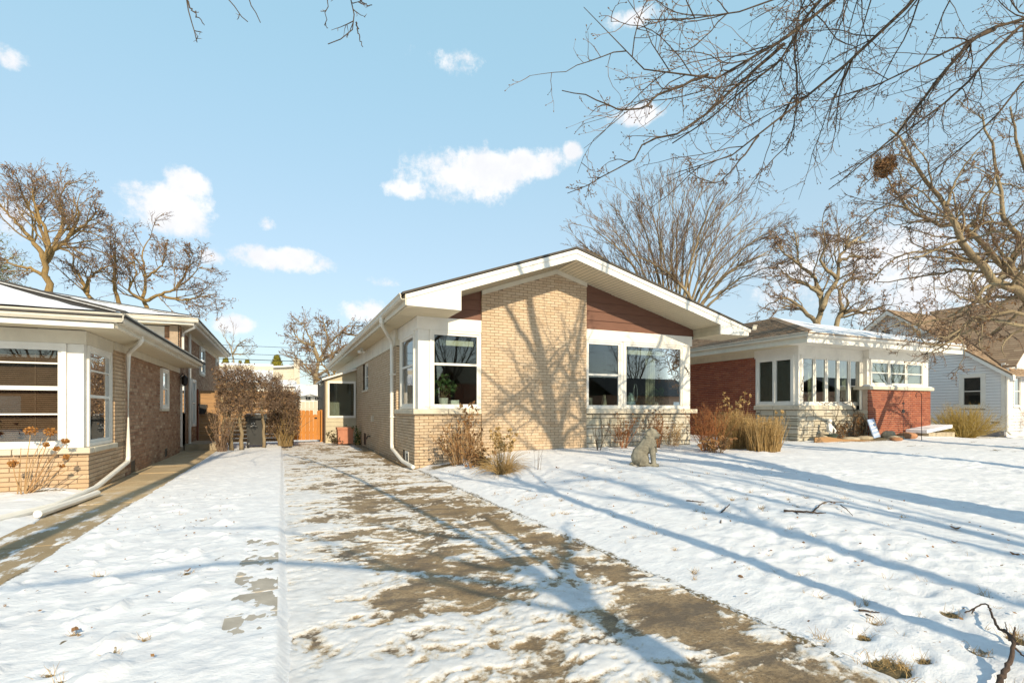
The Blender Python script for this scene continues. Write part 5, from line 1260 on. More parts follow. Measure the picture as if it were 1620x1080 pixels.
tC, apC = tree('yard_tree', 'gnarled bare tree with pale crooked limbs leaning in at the right edge', 'tree', tuple(bC), ([bC, (17.25, 5.9, 1.2), (17.28, 5.95, 2.2), fC], .34, .24), limbsC, g, m_bark, m_twig_red,
     [dict(m=22, f0=.12, f1=1, a0=.4, a1=1.25, lr=.34, rr=.42, k=9, wig=.28, up=.05, minr=.012, bylen=6.0), dict(m=8, f0=.12, f1=1, a0=.4, a1=1.3, lr=.42, rr=.5, k=6, wig=.34, up=.05, minr=.0085), dict(m=4, f0=.2, f1=1, a0=.5, a1=1.3, lr=.45, rr=.7, k=4, wig=.4, up=.05, minr=.0065)])
leaves_on(tC, apC[2][0], 3600, .04, m_leaf_brown, g, 'seed_clusters')
def nest(px, py, d, r, label):
    g = seeded(int(px)); N = 260; c = at(px, py, d); v = norm(g.normal(0, 1, (N, 3))); p0 = c + v * r * g.uniform(.3, .9, (N, 1)); P, Rr = grow(p0, norm(np.cross(v, g.normal(0, 1, (N, 3)))), np.full(N, r * 1.1), np.full(N, .009), 4, .3, 0, g)
    m = MB().tubes(P, Rr, 3); n2 = 240; c2 = c + norm(g.normal(0, 1, (n2, 3))) * r * g.uniform(.2, .95, (n2, 1)); u = norm(g.normal(0, 1, (n2, 3))); w = norm(np.cross(u, g.normal(0, 1, (n2, 3)))); m.cards(c2, u * .05, w * .06); tag(m.build('squirrel_nest', m_leaf_brown), label, 'nest')
nest(1400, 264, 12.55, .24, 'round twig and leaf nest in the crooked bare tree at right')

# trees beyond the roofs
def far_tree(name, label, base_px, d, z0, limbs_px, r0, g, mat, twig, levels, group='bare trees beyond the roofs', trunk_r=None, leaf=None):
    b = at(base_px[0], base_px[1], d); bb = np.array((b[0], b[1], z0)); f = b
    limbs = []
    for L in limbs_px:
        rr = r0 * (L[0] if isinstance(L[0], float) else 1.0); pts = L[1:] if isinstance(L[0], float) else L
        dd = g.uniform(-.06, .06) * d
        limbs.append(([at(x, y, d + dd * i / max(1, len(pts) - 1)) for i, (x, y) in enumerate(pts)], rr, rr * .16))
    t = tree(name, label, 'tree', tuple(bb), ([bb, bb * .6 + f * .4, f], (trunk_r or r0 * 1.5), r0 * 1.1), limbs, g, mat, twig, levels, group, (8, 6, 4, 3))
    if leaf: leaves_on(t[0], t[1][-1][0], leaf[0], leaf[1], leaf[2], g)
    return t
g = seeded(303)
LV = lambda m1, m2, m3, lr=.55, up=.10, w=.17, mr=(.018, .012, .0085): [dict(m=m1, f0=.2, f1=1, a0=.35, a1=.95, lr=lr, rr=.45, k=8, wig=w, up=up, minr=mr[0]), dict(m=m2, f0=.2, f1=1, a0=.35, a1=1.0, lr=.50, rr=.5, k=5, wig=w * 1.3, up=up, minr=mr[1]), dict(m=m3, f0=.2, f1=1, a0=.4, a1=1.1, lr=.45, rr=.6, k=4, wig=w * 1.6, up=up, minr=mr[2])]
far_tree('bare_tree', 'bare golden-barked tree behind the snowy roofs at far left, taller and leftmost', (80, 470), 22, 0,
         [(.95, (80, 470), (76, 440), (72, 415), (76, 395), (70, 360), (58, 330), (50, 300)), (.8, (72, 415), (85, 395), (110, 372), (122, 340), (115, 310)), (.75, (72, 415), (58, 390), (38, 365), (15, 340), (-5, 320)), (.6, (76, 440), (50, 425), (22, 420), (-10, 400)), (.6, (85, 395), (100, 350), (95, 320), (108, 285)), (.5, (76, 395), (60, 350), (40, 320), (30, 290)), (.5, (110, 372), (140, 350), (160, 325))],
         .17, g, m_bark_gold, m_twig_red, LV(12, 8, 6), leaf=(1300, .06, m_leaf_brown))
far_tree('bare_tree', 'bare multi-stemmed tree with clinging brown leaves right of the golden-barked tree', (150, 480), 25, 0,
         [(.9, (150, 480), (137, 462), (128, 440), (115, 415), (118, 390)), (.9, (137, 462), (143, 440), (160, 425), (178, 420)), (.9, (190, 490), (183, 460), (180, 430), (183, 395), (176, 375)), (.9, (240, 500), (228, 476), (230, 440), (225, 400), (240, 375)), (.7, (228, 476), (252, 466), (280, 455), (300, 440), (320, 420)), (.6, (228, 476), (205, 460), (215, 430), (205, 400)), (.6, (280, 455), (295, 430), (305, 400)), (.6, (252, 466), (285, 475), (315, 470), (340, 465)), (.5, (230, 440), (255, 420), (265, 390))],
         .13, g, m_bark_gold, m_twig_red, LV(11, 8, 6), leaf=(1700, .065, m_leaf_brown))
far_tree('bare_tree', 'bare spreading tree with dark seed clumps behind the porch and garage', (500, 590), 38, 0,
         [(.9, (500, 595), (505, 570), (520, 545), (540, 525), (555, 515)), (.9, (505, 570), (495, 545), (485, 525), (480, 512)), (.8, (505, 570), (525, 560), (550, 545), (580, 540)), (.8, (495, 545), (475, 540), (462, 520)), (.7, (520, 545), (515, 520), (510, 505)), (.7, (500, 595), (480, 575), (465, 565)), (.7, (500, 595), (530, 580), (560, 575)), (.6, (540, 525), (560, 530), (590, 525))],
         .17, g, m_bark, m_twig_red, LV(10, 7, 5, mr=(.03, .019, .014)), leaf=(400, .11, m_leaf_brown))
far_tree('bare_tree', 'low golden twiggy tree filling the gap between porch roof and garage', (525, 612), 33, 0,
         [(.9, (525, 612), (520, 590), (505, 570), (495, 555)), (.9, (525, 612), (530, 585), (525, 560), (520, 545)), (.9, (525, 612), (540, 590), (552, 570), (560, 555)), (.8, (525, 612), (505, 600), (488, 590), (478, 580)), (.8, (525, 612), (545, 600), (565, 590))], .10, g, m_bark_gold, m_twig_red, LV(10, 8, 6, mr=(.022, .016, .012)), leaf=(900, .07, m_leaf_brown))
far_tree('bare_tree', 'small hazy bare tree over the eave of the split-level brick house', (372, 590), 60, 0,
         [(.9, (372, 590), (368, 560), (360, 540), (352, 530)), (.9, (368, 560), (378, 545), (392, 535)), (.8, (368, 560), (385, 560), (400, 552))], .14, g, m_bark, m_twig, LV(6, 5, 3, mr=(.03, .02, .016)))
g = seeded(304)
elm = []
for i, (tx, ty) in enumerate([(915, 385), (935, 360), (955, 345), (975, 330), (1000, 318), (1020, 308), (1042, 312), (1062, 305), (1085, 300), (1108, 305), (1132, 308), (1155, 318), (1180, 328), (1205, 345), (1225, 360), (1238, 390), (1236, 415), (1000, 400), (930, 400)]):
    sx = 1072 + (i - 9) * 4.5 if i < 18 else 1040; k = (tx - sx); sy = 500
    elm.append((g.uniform(.45, .9), (sx, sy), (sx + k * .20, sy - (sy - ty) * .34 + g.uniform(-5, 5)), (sx + k * .52 + g.uniform(-8, 8), sy - (sy - ty) * .70), (tx, ty)))
far_tree('bare_tree', 'big fan-shaped bare tree rising behind the white gable roof', (1075, 540), 31, 0, elm, .15, g, m_bark, m_twig_red, [dict(m=13, f0=.12, f1=1, a0=.15, a1=.55, lr=.46, rr=.5, k=7, wig=.07, up=.12, minr=.018), dict(m=7, f0=.12, f1=1, a0=.2, a1=.65, lr=.42, rr=.55, k=5, wig=.10, up=.2, minr=.012), dict(m=5, f0=.2, f1=1, a0=.25, a1=.7, lr=.42, rr=.6, k=4, wig=.14, up=.2, minr=.0095)])
far_tree('bare_tree', 'bare crooked twin-trunk tree above the red brick house roof', (1300, 525), 27, 0,
         [(1.0, (1297, 530), (1292, 512), (1299, 490), (1298, 466), (1288, 440), (1268, 420), (1262, 395), (1256, 365)), (.9, (1299, 490), (1312, 462), (1323, 440), (1325, 415), (1338, 390), (1345, 360)), (.9, (1322, 530), (1325, 510), (1330, 490), (1328, 465), (1340, 445), (1365, 440)), (.7, (1292, 512), (1275, 495), (1255, 478), (1235, 472), (1205, 490)), (.6, (1298, 466), (1275, 450), (1250, 440), (1230, 420)), (.6, (1330, 490), (1350, 492), (1375, 495), (1395, 485)), (.6, (1323, 440), (1300, 415), (1305, 385), (1300, 350)), (.5, (1338, 390), (1360, 375), (1385, 360)), (.5, (1268, 420), (1240, 400), (1225, 380)), (.5, (1325, 415), (1352, 405), (1380, 410))],
         .19, g, m_bark, m_twig_red, LV(12, 8, 5, .5, .06, .26, (.022, .015, .0105)), leaf=(900, .08, m_leaf_brown))
far_tree('bare_tree', 'bare tree crown half hidden beyond the steep roofs at the right', (1560, 520), 42, 0,
         [(.9, (1560, 520), (1555, 480), (1535, 440), (1510, 400)), (.9, (1555, 480), (1580, 440), (1600, 390)), (.7, (1535, 440), (1560, 400), (1565, 360)), (.7, (1555, 480), (1520, 470), (1490, 450)), (.7, (1580, 440), (1625, 420), (1660, 400))], .2, g, m_bark, m_twig_red, LV(8, 6, 3, mr=(.03, .018, .013)))
# dark pine at the left edge
g = seeded(305); PT = thing('pine_tree', 'dark green pine boughs at the left edge behind the snowy roof', 'tree', tuple(at(-70, 470, 24) * (1, 1, 0)))
pb = at(-70, 470, 24); MB().tube([(pb[0], pb[1], 0), (pb[0], pb[1], 9)], [.25, .08], 8).build('trunk', m_bark_dark, PT, smooth=True)
N = 26; zz = g.uniform(4.5, 9, N); az_ = g.uniform(-1.2, 1.2, N); P, Rr = grow(np.stack([np.full(N, pb[0]), np.full(N, pb[1]), zz], 1), np.stack([np.cos(az_), np.sin(az_), np.full(N, .1)], 1), g.uniform(1.5, 3.0, N), np.full(N, .04), 7, .1, .1, g)
MB().tubes(P, Rr, 4).build('branches', m_bark_dark, PT, kind='stuff')
n = 9000; i = g.integers(0, N, n); j = g.integers(2, 7, n); c = P[i, j] + g.normal(0, .22, (n, 3)); u = norm(g.normal(0, 1, (n, 3))); v = norm(np.cross(u, g.normal(0, 1, (n, 3)))); MB().cards(c, u * .012, v * .11).build('needles', m_evergreen, PT, kind='stuff')
# conifers far behind
for px, d, top, w, lab in ((357, 52, 561, .85, 'yellow-green conifer tip close to the eave, leftmost of the three pale tips'), (380, 53, 566, .5, 'smallest yellow-green conifer tip in the middle of the left three'), (391, 53, 564, .75, 'rounded yellow-green conifer tip right of the smallest one'), (438, 50, 556, 1.0, 'pointed yellow-green conifer standing alone above the far snowy roof')):
    g = seeded(int(px)); t_ = at(px, top, d); b = (t_[0], t_[1], 0.0); T = thing('conifer', lab, 'conifer', b, 'conifers behind the far house'); h = t_[2]
    MB().tube([(b[0], b[1], 0), (b[0], b[1], h * .95)], [.12, .02], 6).build('trunk', m_bark_dark, T)
    n = 5200; f = g.uniform(0.02, 1, n) ** .75; rr = w * np.minimum(1, f * h / 2.6) ** .8 * g.uniform(.55, 1.05, n); a = g.uniform(0, 6.283, n); c = np.stack([b[0] + rr * np.cos(a), b[1] + rr * np.sin(a), h * (1 - f)], 1)
    u = norm(np.stack([-np.sin(a), np.cos(a), g.normal(0, .3, n)], 1)); v = norm(np.stack([np.cos(a) * .4, np.sin(a) * .4, np.ones(n)], 1) + g.normal(0, .25, (n, 3))); MB().cards(c, u * .06, v * .14).build('foliage', m_evergreen, T, kind='stuff')

# across the street, behind the camera: houses and bare trees that the windows mirror
for i, x in enumerate((-14, 6, 24, 43, 62, 84)):
    hh = 3.1 + .5 * (i % 3); T = thing('brick_house', ['low', 'taller', 'tallest'][i % 3] + (' brown' if i % 2 else ' red') + ' brick house across the street, opposite ' + ['the snowy side yard', 'the driveway', 'the picture window', 'the casement windows', 'the white cottage', 'the far end of the row'][i], 'house', (x, -33, 0), 'houses across the street')
    MB().box(x - 6.5, x + 6.5, -38, -29, -.1, hh).build('wall', m_brick_common if i % 2 else m_brick_red, T)
    MB().slab([(x - 7, -28.4, hh), (x + 7, -28.4, hh), (x + 7, -33.5, hh + 2.4), (x - 7, -33.5, hh + 2.4)], .12).slab([(x - 7, -33.5, hh + 2.4), (x + 7, -33.5, hh + 2.4), (x + 7, -38.6, hh), (x - 7, -38.6, hh)], .12).build('roof', m_shingle_dark if i % 2 else m_shingle, T)
    for dx in (-4.2, 3.6): MB().box(x + dx - .9, x + dx + .9, -28.99, -28.96, .9, 2.3).build('window', m_white, T)
    MB().box(x - .5, x + .5, -28.99, -28.95, 0, 2.1).build('door', m_terracotta, T)
g = seeded(707)
for i, x in enumerate((-20, -8, 0, 9, 17, 26, 34, 44, 55, 66, 78, 92)):
    b = np.array((x + g.uniform(-1.5, 1.5), -27 - g.uniform(0, 14) - (0 if x > 4 else 4), 0)); h = g.uniform(10, 13); f = b + (0, 0, h * .3); L = []
    for k_ in range(7):
        a = k_ * .9 + g.uniform(-.3, .3); o = np.array((math.cos(a), math.sin(a), 0)) * g.uniform(2.2, 4.0); L.append(([f + (0, 0, g.uniform(-.5, 1)), f + o * .5 + (0, 0, h * .25), f + o + (0, 0, h * g.uniform(.5, .7))], .12, .03))
    tree('bare_tree', 'bare tree across the street, mirrored in the house windows', 'tree', tuple(b), ([b, b * .5 + f * .5, f], .26, .2), L, g, m_bark_dark, m_twig, [dict(m=7, f0=.2, f1=1, a0=.3, a1=.9, lr=.5, rr=.45, k=6, wig=.15, up=.1, minr=.03), dict(m=6, f0=.2, f1=1, a0=.3, a1=1, lr=.5, rr=.5, k=4, wig=.2, up=.1, minr=.018)], 'trees across the street', (6, 5, 3, 3))
# ------------------------------------------------------------------ shrubs, grasses and small things
def stems(N, c, rad, h, lean, g, r, k=6, wig=.1, up=.2, spread=None):
    a = g.uniform(0, 6.283, N); q = np.sqrt(g.uniform(0, 1, N)) * rad; P0 = np.stack([c[0] + q * np.cos(a), c[1] + q * np.sin(a), np.full(N, c[2] - .02)], 1)
    le = g.uniform(lean[0], lean[1], N); a2 = a + g.normal(0, .5, N); D = np.stack([np.cos(a2) * np.sin(le), np.sin(a2) * np.sin(le), np.cos(le)], 1)
    return grow(P0, D, h * g.uniform(.6, 1.05, N), np.full(N, r) * g.uniform(.7, 1.2, N), k, wig, up, g, .4)
def shrub(label, cat, c, rad, h, N, g, r, mat, twig=None, lean=(0, .6), wig=.1, up=.2, kids=(4, .4), leaf=None, name='shrub', group=None, kids2=None):
    c = (c[0], c[1], gz(*c[:2]) if len(c) == 2 else c[2]); T = thing(name, label, cat, c, group)
    P, Rr = stems(N, c, rad, h, lean, g, r, 7, wig, up); MB().tubes(P, Rr, 4).build('stems', mat, T, kind='stuff')
    Q = P
    if kids:
        Q, QR = spawn(P, Rr, kids[0], .25, 1, .25, .8, kids[1], .6, 4, wig * 1.6, up, g, r * .35); MB().tubes(Q, QR, 3).build('twigs', twig or mat, T, kind='stuff')
        if kids2: Q, QR = spawn(Q, QR, kids2[0], .2, 1, .3, .9, kids2[1], .6, 3, wig * 2, up, g, r * .25); MB().tubes(Q, QR, 3).build('twigs', twig or mat, T, kind='stuff')
    for lf in (leaf or ()): leaves_on(T, Q, lf[0], lf[1], lf[2], g, lf[3] if len(lf) > 3 else 'leaves')
    return T, P, Q
g = seeded(401)
# clipped deciduous hedge
def hedge(label, cx, cy, wx, wy, z0, z1, trunks, n, seed):
    g = seeded(seed); zb = gz(cx, cy); T = thing('hedge_shrub', label, 'hedge', (cx, cy, zb), 'clipped leafless hedge at the end of the yard')
    for (tx, ty, r) in trunks:
        P = gnarl(spline([(tx, ty, zb - .05), (tx + g.uniform(-.04, .04), ty, zb + .5), (tx + g.uniform(-.12, .12), ty, zb + 1.1), (tx + g.uniform(-.2, .2), ty, zb + 1.6)], 10), .015, g); MB().tube(P, np.linspace(r, r * .5, 10), 7).build('trunk', m_bark, T, smooth=True)
    P0 = np.stack([g.uniform(-.42, .42, n) * wx + cx, g.uniform(-.42, .42, n) * wy + cy, z0 + (z1 - z0) * g.uniform(0, .85, n)], 1)
    D = norm(np.stack([(P0[:, 0] - cx) / wx, (P0[:, 1] - cy) / wy, .25 + .5 * (P0[:, 2] - (z0 + z1) / 2) / (z1 - z0)], 1) + g.normal(0, .45, (n, 3)))
    P, Rr = grow(P0, D, g.uniform(.2, .45, n), np.full(n, .008), 5, .3, .1, g); lim = np.array([[cx - wx / 2, cy - wy / 2, z0 - .15], [cx + wx / 2, cy + wy / 2, z1]]); P = np.clip(P, lim[0] + g.normal(0, .03, (n, 1, 3)), lim[1] + g.normal(0, .03, (n, 1, 3)))
    MB().tubes(P, Rr, 3).build('branches', m_twig_red, T, kind='stuff'); Q, QR = spawn(P, Rr, 3, .2, 1, .4, 1.2, .5, .6, 3, .3, .1, g, .004); Q = np.clip(Q, lim[0] - .04, lim[1] + .03); MB().tubes(Q, QR, 3).build('twigs', m_twig_red, T, kind='stuff')
    leaves_on(T, Q, int(n * 1.5), .046, m_leaf_hedge, g); return T
hedge('tallest clipped bare hedge shrub on several trunks beside the board fence', -1.28, 17.7, .98, .85, 1.28, 2.68, [(-1.62, 17.5, .06), (-1.38, 17.75, .07), (-1.12, 17.7, .065)], 1050, 5)
hedge('thinner clipped hedge shrub in the middle, standing in front of the bin', -.42, 18.3, .85, .8, 1.25, 2.52, [(-.52, 18.25, .055)], 560, 6)
hedge('lower dense hedge shrub bushy to the ground next to the gate', .08, 19.2, .95, .9, .55, 2.12, [(-.05, 19.0, .05), (.12, 19.1, .06), (.28, 19.2, .05)], 1150, 7)
low = seeded(8); Tm = bpy.data.objects['hedge_shrub.002']; P, Rr = stems(70, (.12, 19.05, gz(-.1, 19)), .22, 1.5, (0, .25), low, .012, 7, .12, .2); MB().tubes(P, Rr, 4).build('stems', m_bark_gold, Tm, kind='stuff')
low = seeded(9); Tm = bpy.data.objects['hedge_shrub']; P, Rr = stems(60, (-1.62, 17.45, gz(-1.6, 17.5)), .14, 1.5, (0, .2), low, .008, 7, .14, .1); MB().tubes(P, Rr, 3).build('stems', m_twig_red, Tm, kind='stuff'); leaves_on(Tm, P, 420, .05, m_leaf_hedge, low)
# wheeled bin
zb = gz(-.75, 18.75); BN = thing('wheeled_bin', 'dark grey wheeled rubbish bin standing behind the hedge trunks', 'bin', (-.75, 18.75, zb))
def taper(m, x0, x1, y0, y1, z0, z1, k):
    cx, cy = (x0 + x1) / 2, (y0 + y1) / 2; P = [(cx + (x - cx) * s, cy + (y - cy) * s, z) for z, s in ((z0, k), (z1, 1)) for x, y in ((x0, y0), (x1, y0), (x1, y1), (x0, y1))]
    m.add(P, [[[0, 3, 2, 1], [4, 5, 6, 7], [0, 1, 5, 4], [1, 2, 6, 5], [2, 3, 7, 6], [3, 0, 4, 7]]])
m = MB(); taper(m, -1.05, -.45, 18.42, 19.08, zb + .08, zb + .98, .80); m.build('body', m_grey_plastic, BN); m = MB(); m.box(-1.08, -.42, 18.38, 19.12, zb + .93, zb + .98); m.build('rim', m_grey_plastic, BN)
m = MB(); taper(m, -1.07, -.43, 18.39, 19.11, zb + .98, zb + 1.0, 1); taper(m, -1.07, -.43, 18.39, 19.11, zb + 1.0, zb + 1.06, 1.0); m.build('lid', m_grey_plastic, BN)
MB().ball((-.75, 18.75, zb + 1.06), .33, 12, 6, (1, 1.1, .16)).build('snow_cap', m_roofsnow, BN, smooth=True)
for x in (-.98, -.52):
    wh = MB().tube([(x - .03, 18.45, zb + .12), (x + .03, 18.45, zb + .12)], .125, 16).build('wheel', m_rubber, BN); MB().tube([(x - .034, 18.45, zb + .12), (x + .034, 18.45, zb + .12)], .075, 12).build('hub', m_grey_metal, wh)
MB().tube([(-.95, 18.36, zb + .90), (-.95, 18.32, zb + .95), (-.55, 18.32, zb + .95), (-.55, 18.36, zb + .90)], .016, 6).build('handle', m_grey_plastic, BN)
m_mark = mat_plain('bin_mark', (.45, .45, .44), .6, .05)
m = MB(); f = FR_S(18.425); 
for a in range(3):
    t0 = a * 2.094; P = [f(-.83 + .055 * math.cos(t0 + t) , .012, zb + .76 + .05 * math.sin(t0 + t)) for t in np.linspace(0, 1.5, 6)] + [f(-.83 + .032 * math.cos(t0 + t), .012, zb + .76 + .028 * math.sin(t0 + t)) for t in np.linspace(1.5, 0, 6)]
    m.add(P, [[list(range(12))]])
m.box(-.90, -.74, .008, .012, zb + .68, zb + .695, f); m.build('recycling_mark', m_mark, BN)
# planter by the porch
zb = .06; PL = thing('square_planter', 'square terracotta planter with a withered plant beside the porch', 'planter', (2.14, 19.9, zb)); 
m = MB(); taper(m, 1.86, 2.42, 19.65, 20.2, zb, zb + .52, .92); m.build('pot', m_terracotta, PL); MB().box(1.84, 2.44, 19.63, 20.22, zb + .52, zb + .60).build('rim', m_terracotta, PL)
P, Rr = stems(26, (1.78, 19.75, zb + .02), .08, .55, (.2, .7), seeded(3), .006, 6, .2, -.4); MB().tubes(P, Rr, 3).build('stems', m_twig, PL, kind='stuff'); leaves_on(PL, P, 200, .06, mat_island('withered_leaf', [(.05, .045, .02), (.09, .06, .03)]), seeded(4))
P, Rr = stems(18, (2.56, 19.7, .02), .05, .75, (.0, .4), seeded(13), .005, 6, .1, .1); T = thing('dry_vine', 'thin dry olive vine growing between planter and brick wall', 'plant', (2.56, 19.7, 0)); MB().tubes(P, Rr, 3).build('stems', m_olive, T, kind='stuff'); leaves_on(T, P, 160, .06, m_green, seeded(14))

# hydrangea at the corner of the bay
shrub('leafy brown hydrangea bush in the bed at the corner below the bay window', 'shrub', (3.50, 10.45), .22, 1.0, 70, seeded(21), .0085, m_stem, lean=(.05, .95), wig=.09, up=.35, kids=(3, .28), leaf=((520, .055, m_leaf_brown), (120, .05, m_straw)))
T, P, Q = shrub('tallest dried hydrangea stalks with drooping leaves beside the bay window', 'shrub', (3.78, 10.75), .06, 1.30, 6, seeded(22), .010, m_stem, lean=(.0, .22), wig=.05, up=.1, kids=(4, .16), leaf=((130, .07, m_leaf_brown),))
T, P, Q = shrub('low rusty leaf clump at the foot of the hydrangea', 'shrub', (3.62, 9.62), .08, .40, 16, seeded(23), .006, m_stem, lean=(.1, .8), wig=.15, kids=(2, .4), leaf=((260, .075, m_leaf_brown),))
def grass_clump(label, c, rad, h, N, seed, mat, lean=(0, .35), droop=-.5, r=.0045, cat='ornamental grass', heads=None, group=None, k=7):
    g = seeded(seed); c = (c[0], c[1], gz(*c)); T = thing('ornamental_grass', label, cat, c, group); P, Rr = stems(N, c, rad, h, lean, g, r, k, .05, droop); MB().tubes(P, Rr, 3).build('blades', mat, T, kind='stuff')
    if heads:
        P, Rr = stems(heads[0], c, rad * .8, heads[1], (0, .22), g, r * .8, 8, .03, -.1); MB().tubes(P, Rr, 3).build('seed_stalks', mat, T, kind='stuff'); q = P[:, -3:]; leaves_on(T, q, heads[0] * 30, .035, m_straw, g, 'seed_heads')
    return T
grass_clump('straw-coloured mound of grass spilling over the snow by the bed', (3.72, 8.75), .13, .62, 420, 41, m_straw, (.0, .8), -1.5, .0035, heads=(26, .85))
grass_clump('tall upright straw grass before the red brick wall, left half of the clump', (10.25, 9.45), .34, .95, 620, 42, m_straw, (0, .16), -.15, .006, heads=(14, 1.42), group='upright grass clumps by the brick wall')
grass_clump('upright straw grass in the right half of the clump nearest the limestone base', (10.35, 8.65), .36, .84, 620, 43, m_straw, (0, .2), -.2, .006, heads=(20, .95), group='upright grass clumps by the brick wall')
shrub('small bare shrub of a few upright stems before the limestone base', 'shrub', (6.95, 10.45), .05, .78, 7, seeded(51), .009, m_bark_dark, lean=(0, .38), kids=(4, .28), wig=.08)
shrub('red-brown twiggy shrub left of the stone statue under the picture window', 'shrub', (7.98, 10.85), .08, .86, 26, seeded(52), .007, m_barberry, lean=(0, .5), kids=(5, .4), leaf=((240, .04, m_leaf_brown),))
shrub('taller rust-coloured bare shrub directly behind the stone statue', 'shrub', (8.75, 10.55), .10, .95, 30, seeded(53), .007, m_barberry, lean=(0, .5), kids=(6, .4), leaf=((380, .04, m_leaf_brown),))
shrub('pale airy seed-head shrub beneath the corner post of the picture window', 'shrub', (9.45, 10.7), .16, .62, 40, seeded(54), .004, m_stem, lean=(0, .8), kids=(5, .45), kids2=(2, .5), leaf=((700, .022, m_straw),))
shrub('rounded rusty barberry shrub at the corner between the two brick houses', 'shrub', (9.25, 9.25), .16, 1.02, 54, seeded(55), .007, m_barberry, lean=(0, .62), kids=(6, .4), kids2=(3, .5), leaf=((900, .022, m_leaf_brown),))
shrub('small dead leafy clump at the foot of the barberry', 'shrub', (9.0, 8.75), .12, .36, 26, seeded(56), .006, m_stem, lean=(.1, .9), kids=(2, .4), leaf=((200, .08, m_leaf_brown),))
shrub('dense yellow-tan rounded bush before the white clapboard wall', 'bush', (23.0, 10.6), .30, 1.16, 260, seeded(57), .009, m_olive, lean=(0, 1.35), kids=(6, .45), kids2=(2, .5), wig=.12, up=.3)
shrub('thin bare wispy shrub against the white wall at the edge', 'shrub', (25.9, 9.7), .1, 1.35, 24, seeded(58), .006, m_stem, lean=(0, .5), kids=(6, .4), kids2=(3, .5))
shrub('spindly pair of bare stalks standing in the lawn snow', 'stalks', (4.25, 8.35), .06, .42, 6, seeded(59), .004, m_twig, lean=(0, .2), kids=None)
# hydrangea stalks before the left house
zb = .11; T = thing('hydrangea_stalks', 'tall dry hydrangea stalks with orange-brown flower heads under the blinds window', 'plant', (-3.3, 9.55, zb)); g = seeded(61); k = 0
for (x0, x1, x2, z2, head) in [(-3.42, -3.38, -3.36, .80, 0), (-3.36, -3.32, -3.27, 1.00, .95), (-3.34, -3.22, -3.04, .98, .95), (-3.36, -3.12, -2.88, .84, .6), (-3.3, -3.14, -2.98, .74, .5), (-3.36, -3.41, -3.43, .55, .75), (-3.32, -3.1, -2.84, .62, .5), (-3.38, -3.36, -3.37, .45, 0), (-3.3, -3.1, -2.92, .48, .4), (-3.28, -3.0, -2.78, .52, 0), (-3.36, -3.28, -3.14, .92, 0), (-3.33, -3.2, -3.1, .80, .5)]:
    y0 = 9.55 + g.uniform(-.06, .06); P = spline([(x0, y0, zb), (x1, y0 - .04, zb + (z2 - zb) * .5), (x2, y0 - .06, z2 - .03)], 9); st = MB().tube(P, np.linspace(.009, .004, 9), 6).build('stem', m_stem, T)
    if head:
        n = int(150 * head); q = norm(g.normal(0, 1, (n, 3))) * .085 * head * g.uniform(.5, 1.05, (n, 1)) * (1, 1, .8) + (x2, y0 - .06, z2); u = norm(g.normal(0, 1, (n, 3))); v = norm(np.cross(u, g.normal(0, 1, (n, 3)))); MB().cards(q, u * .012, v * .016).build('flower_head', m_flower, st, kind='stuff')
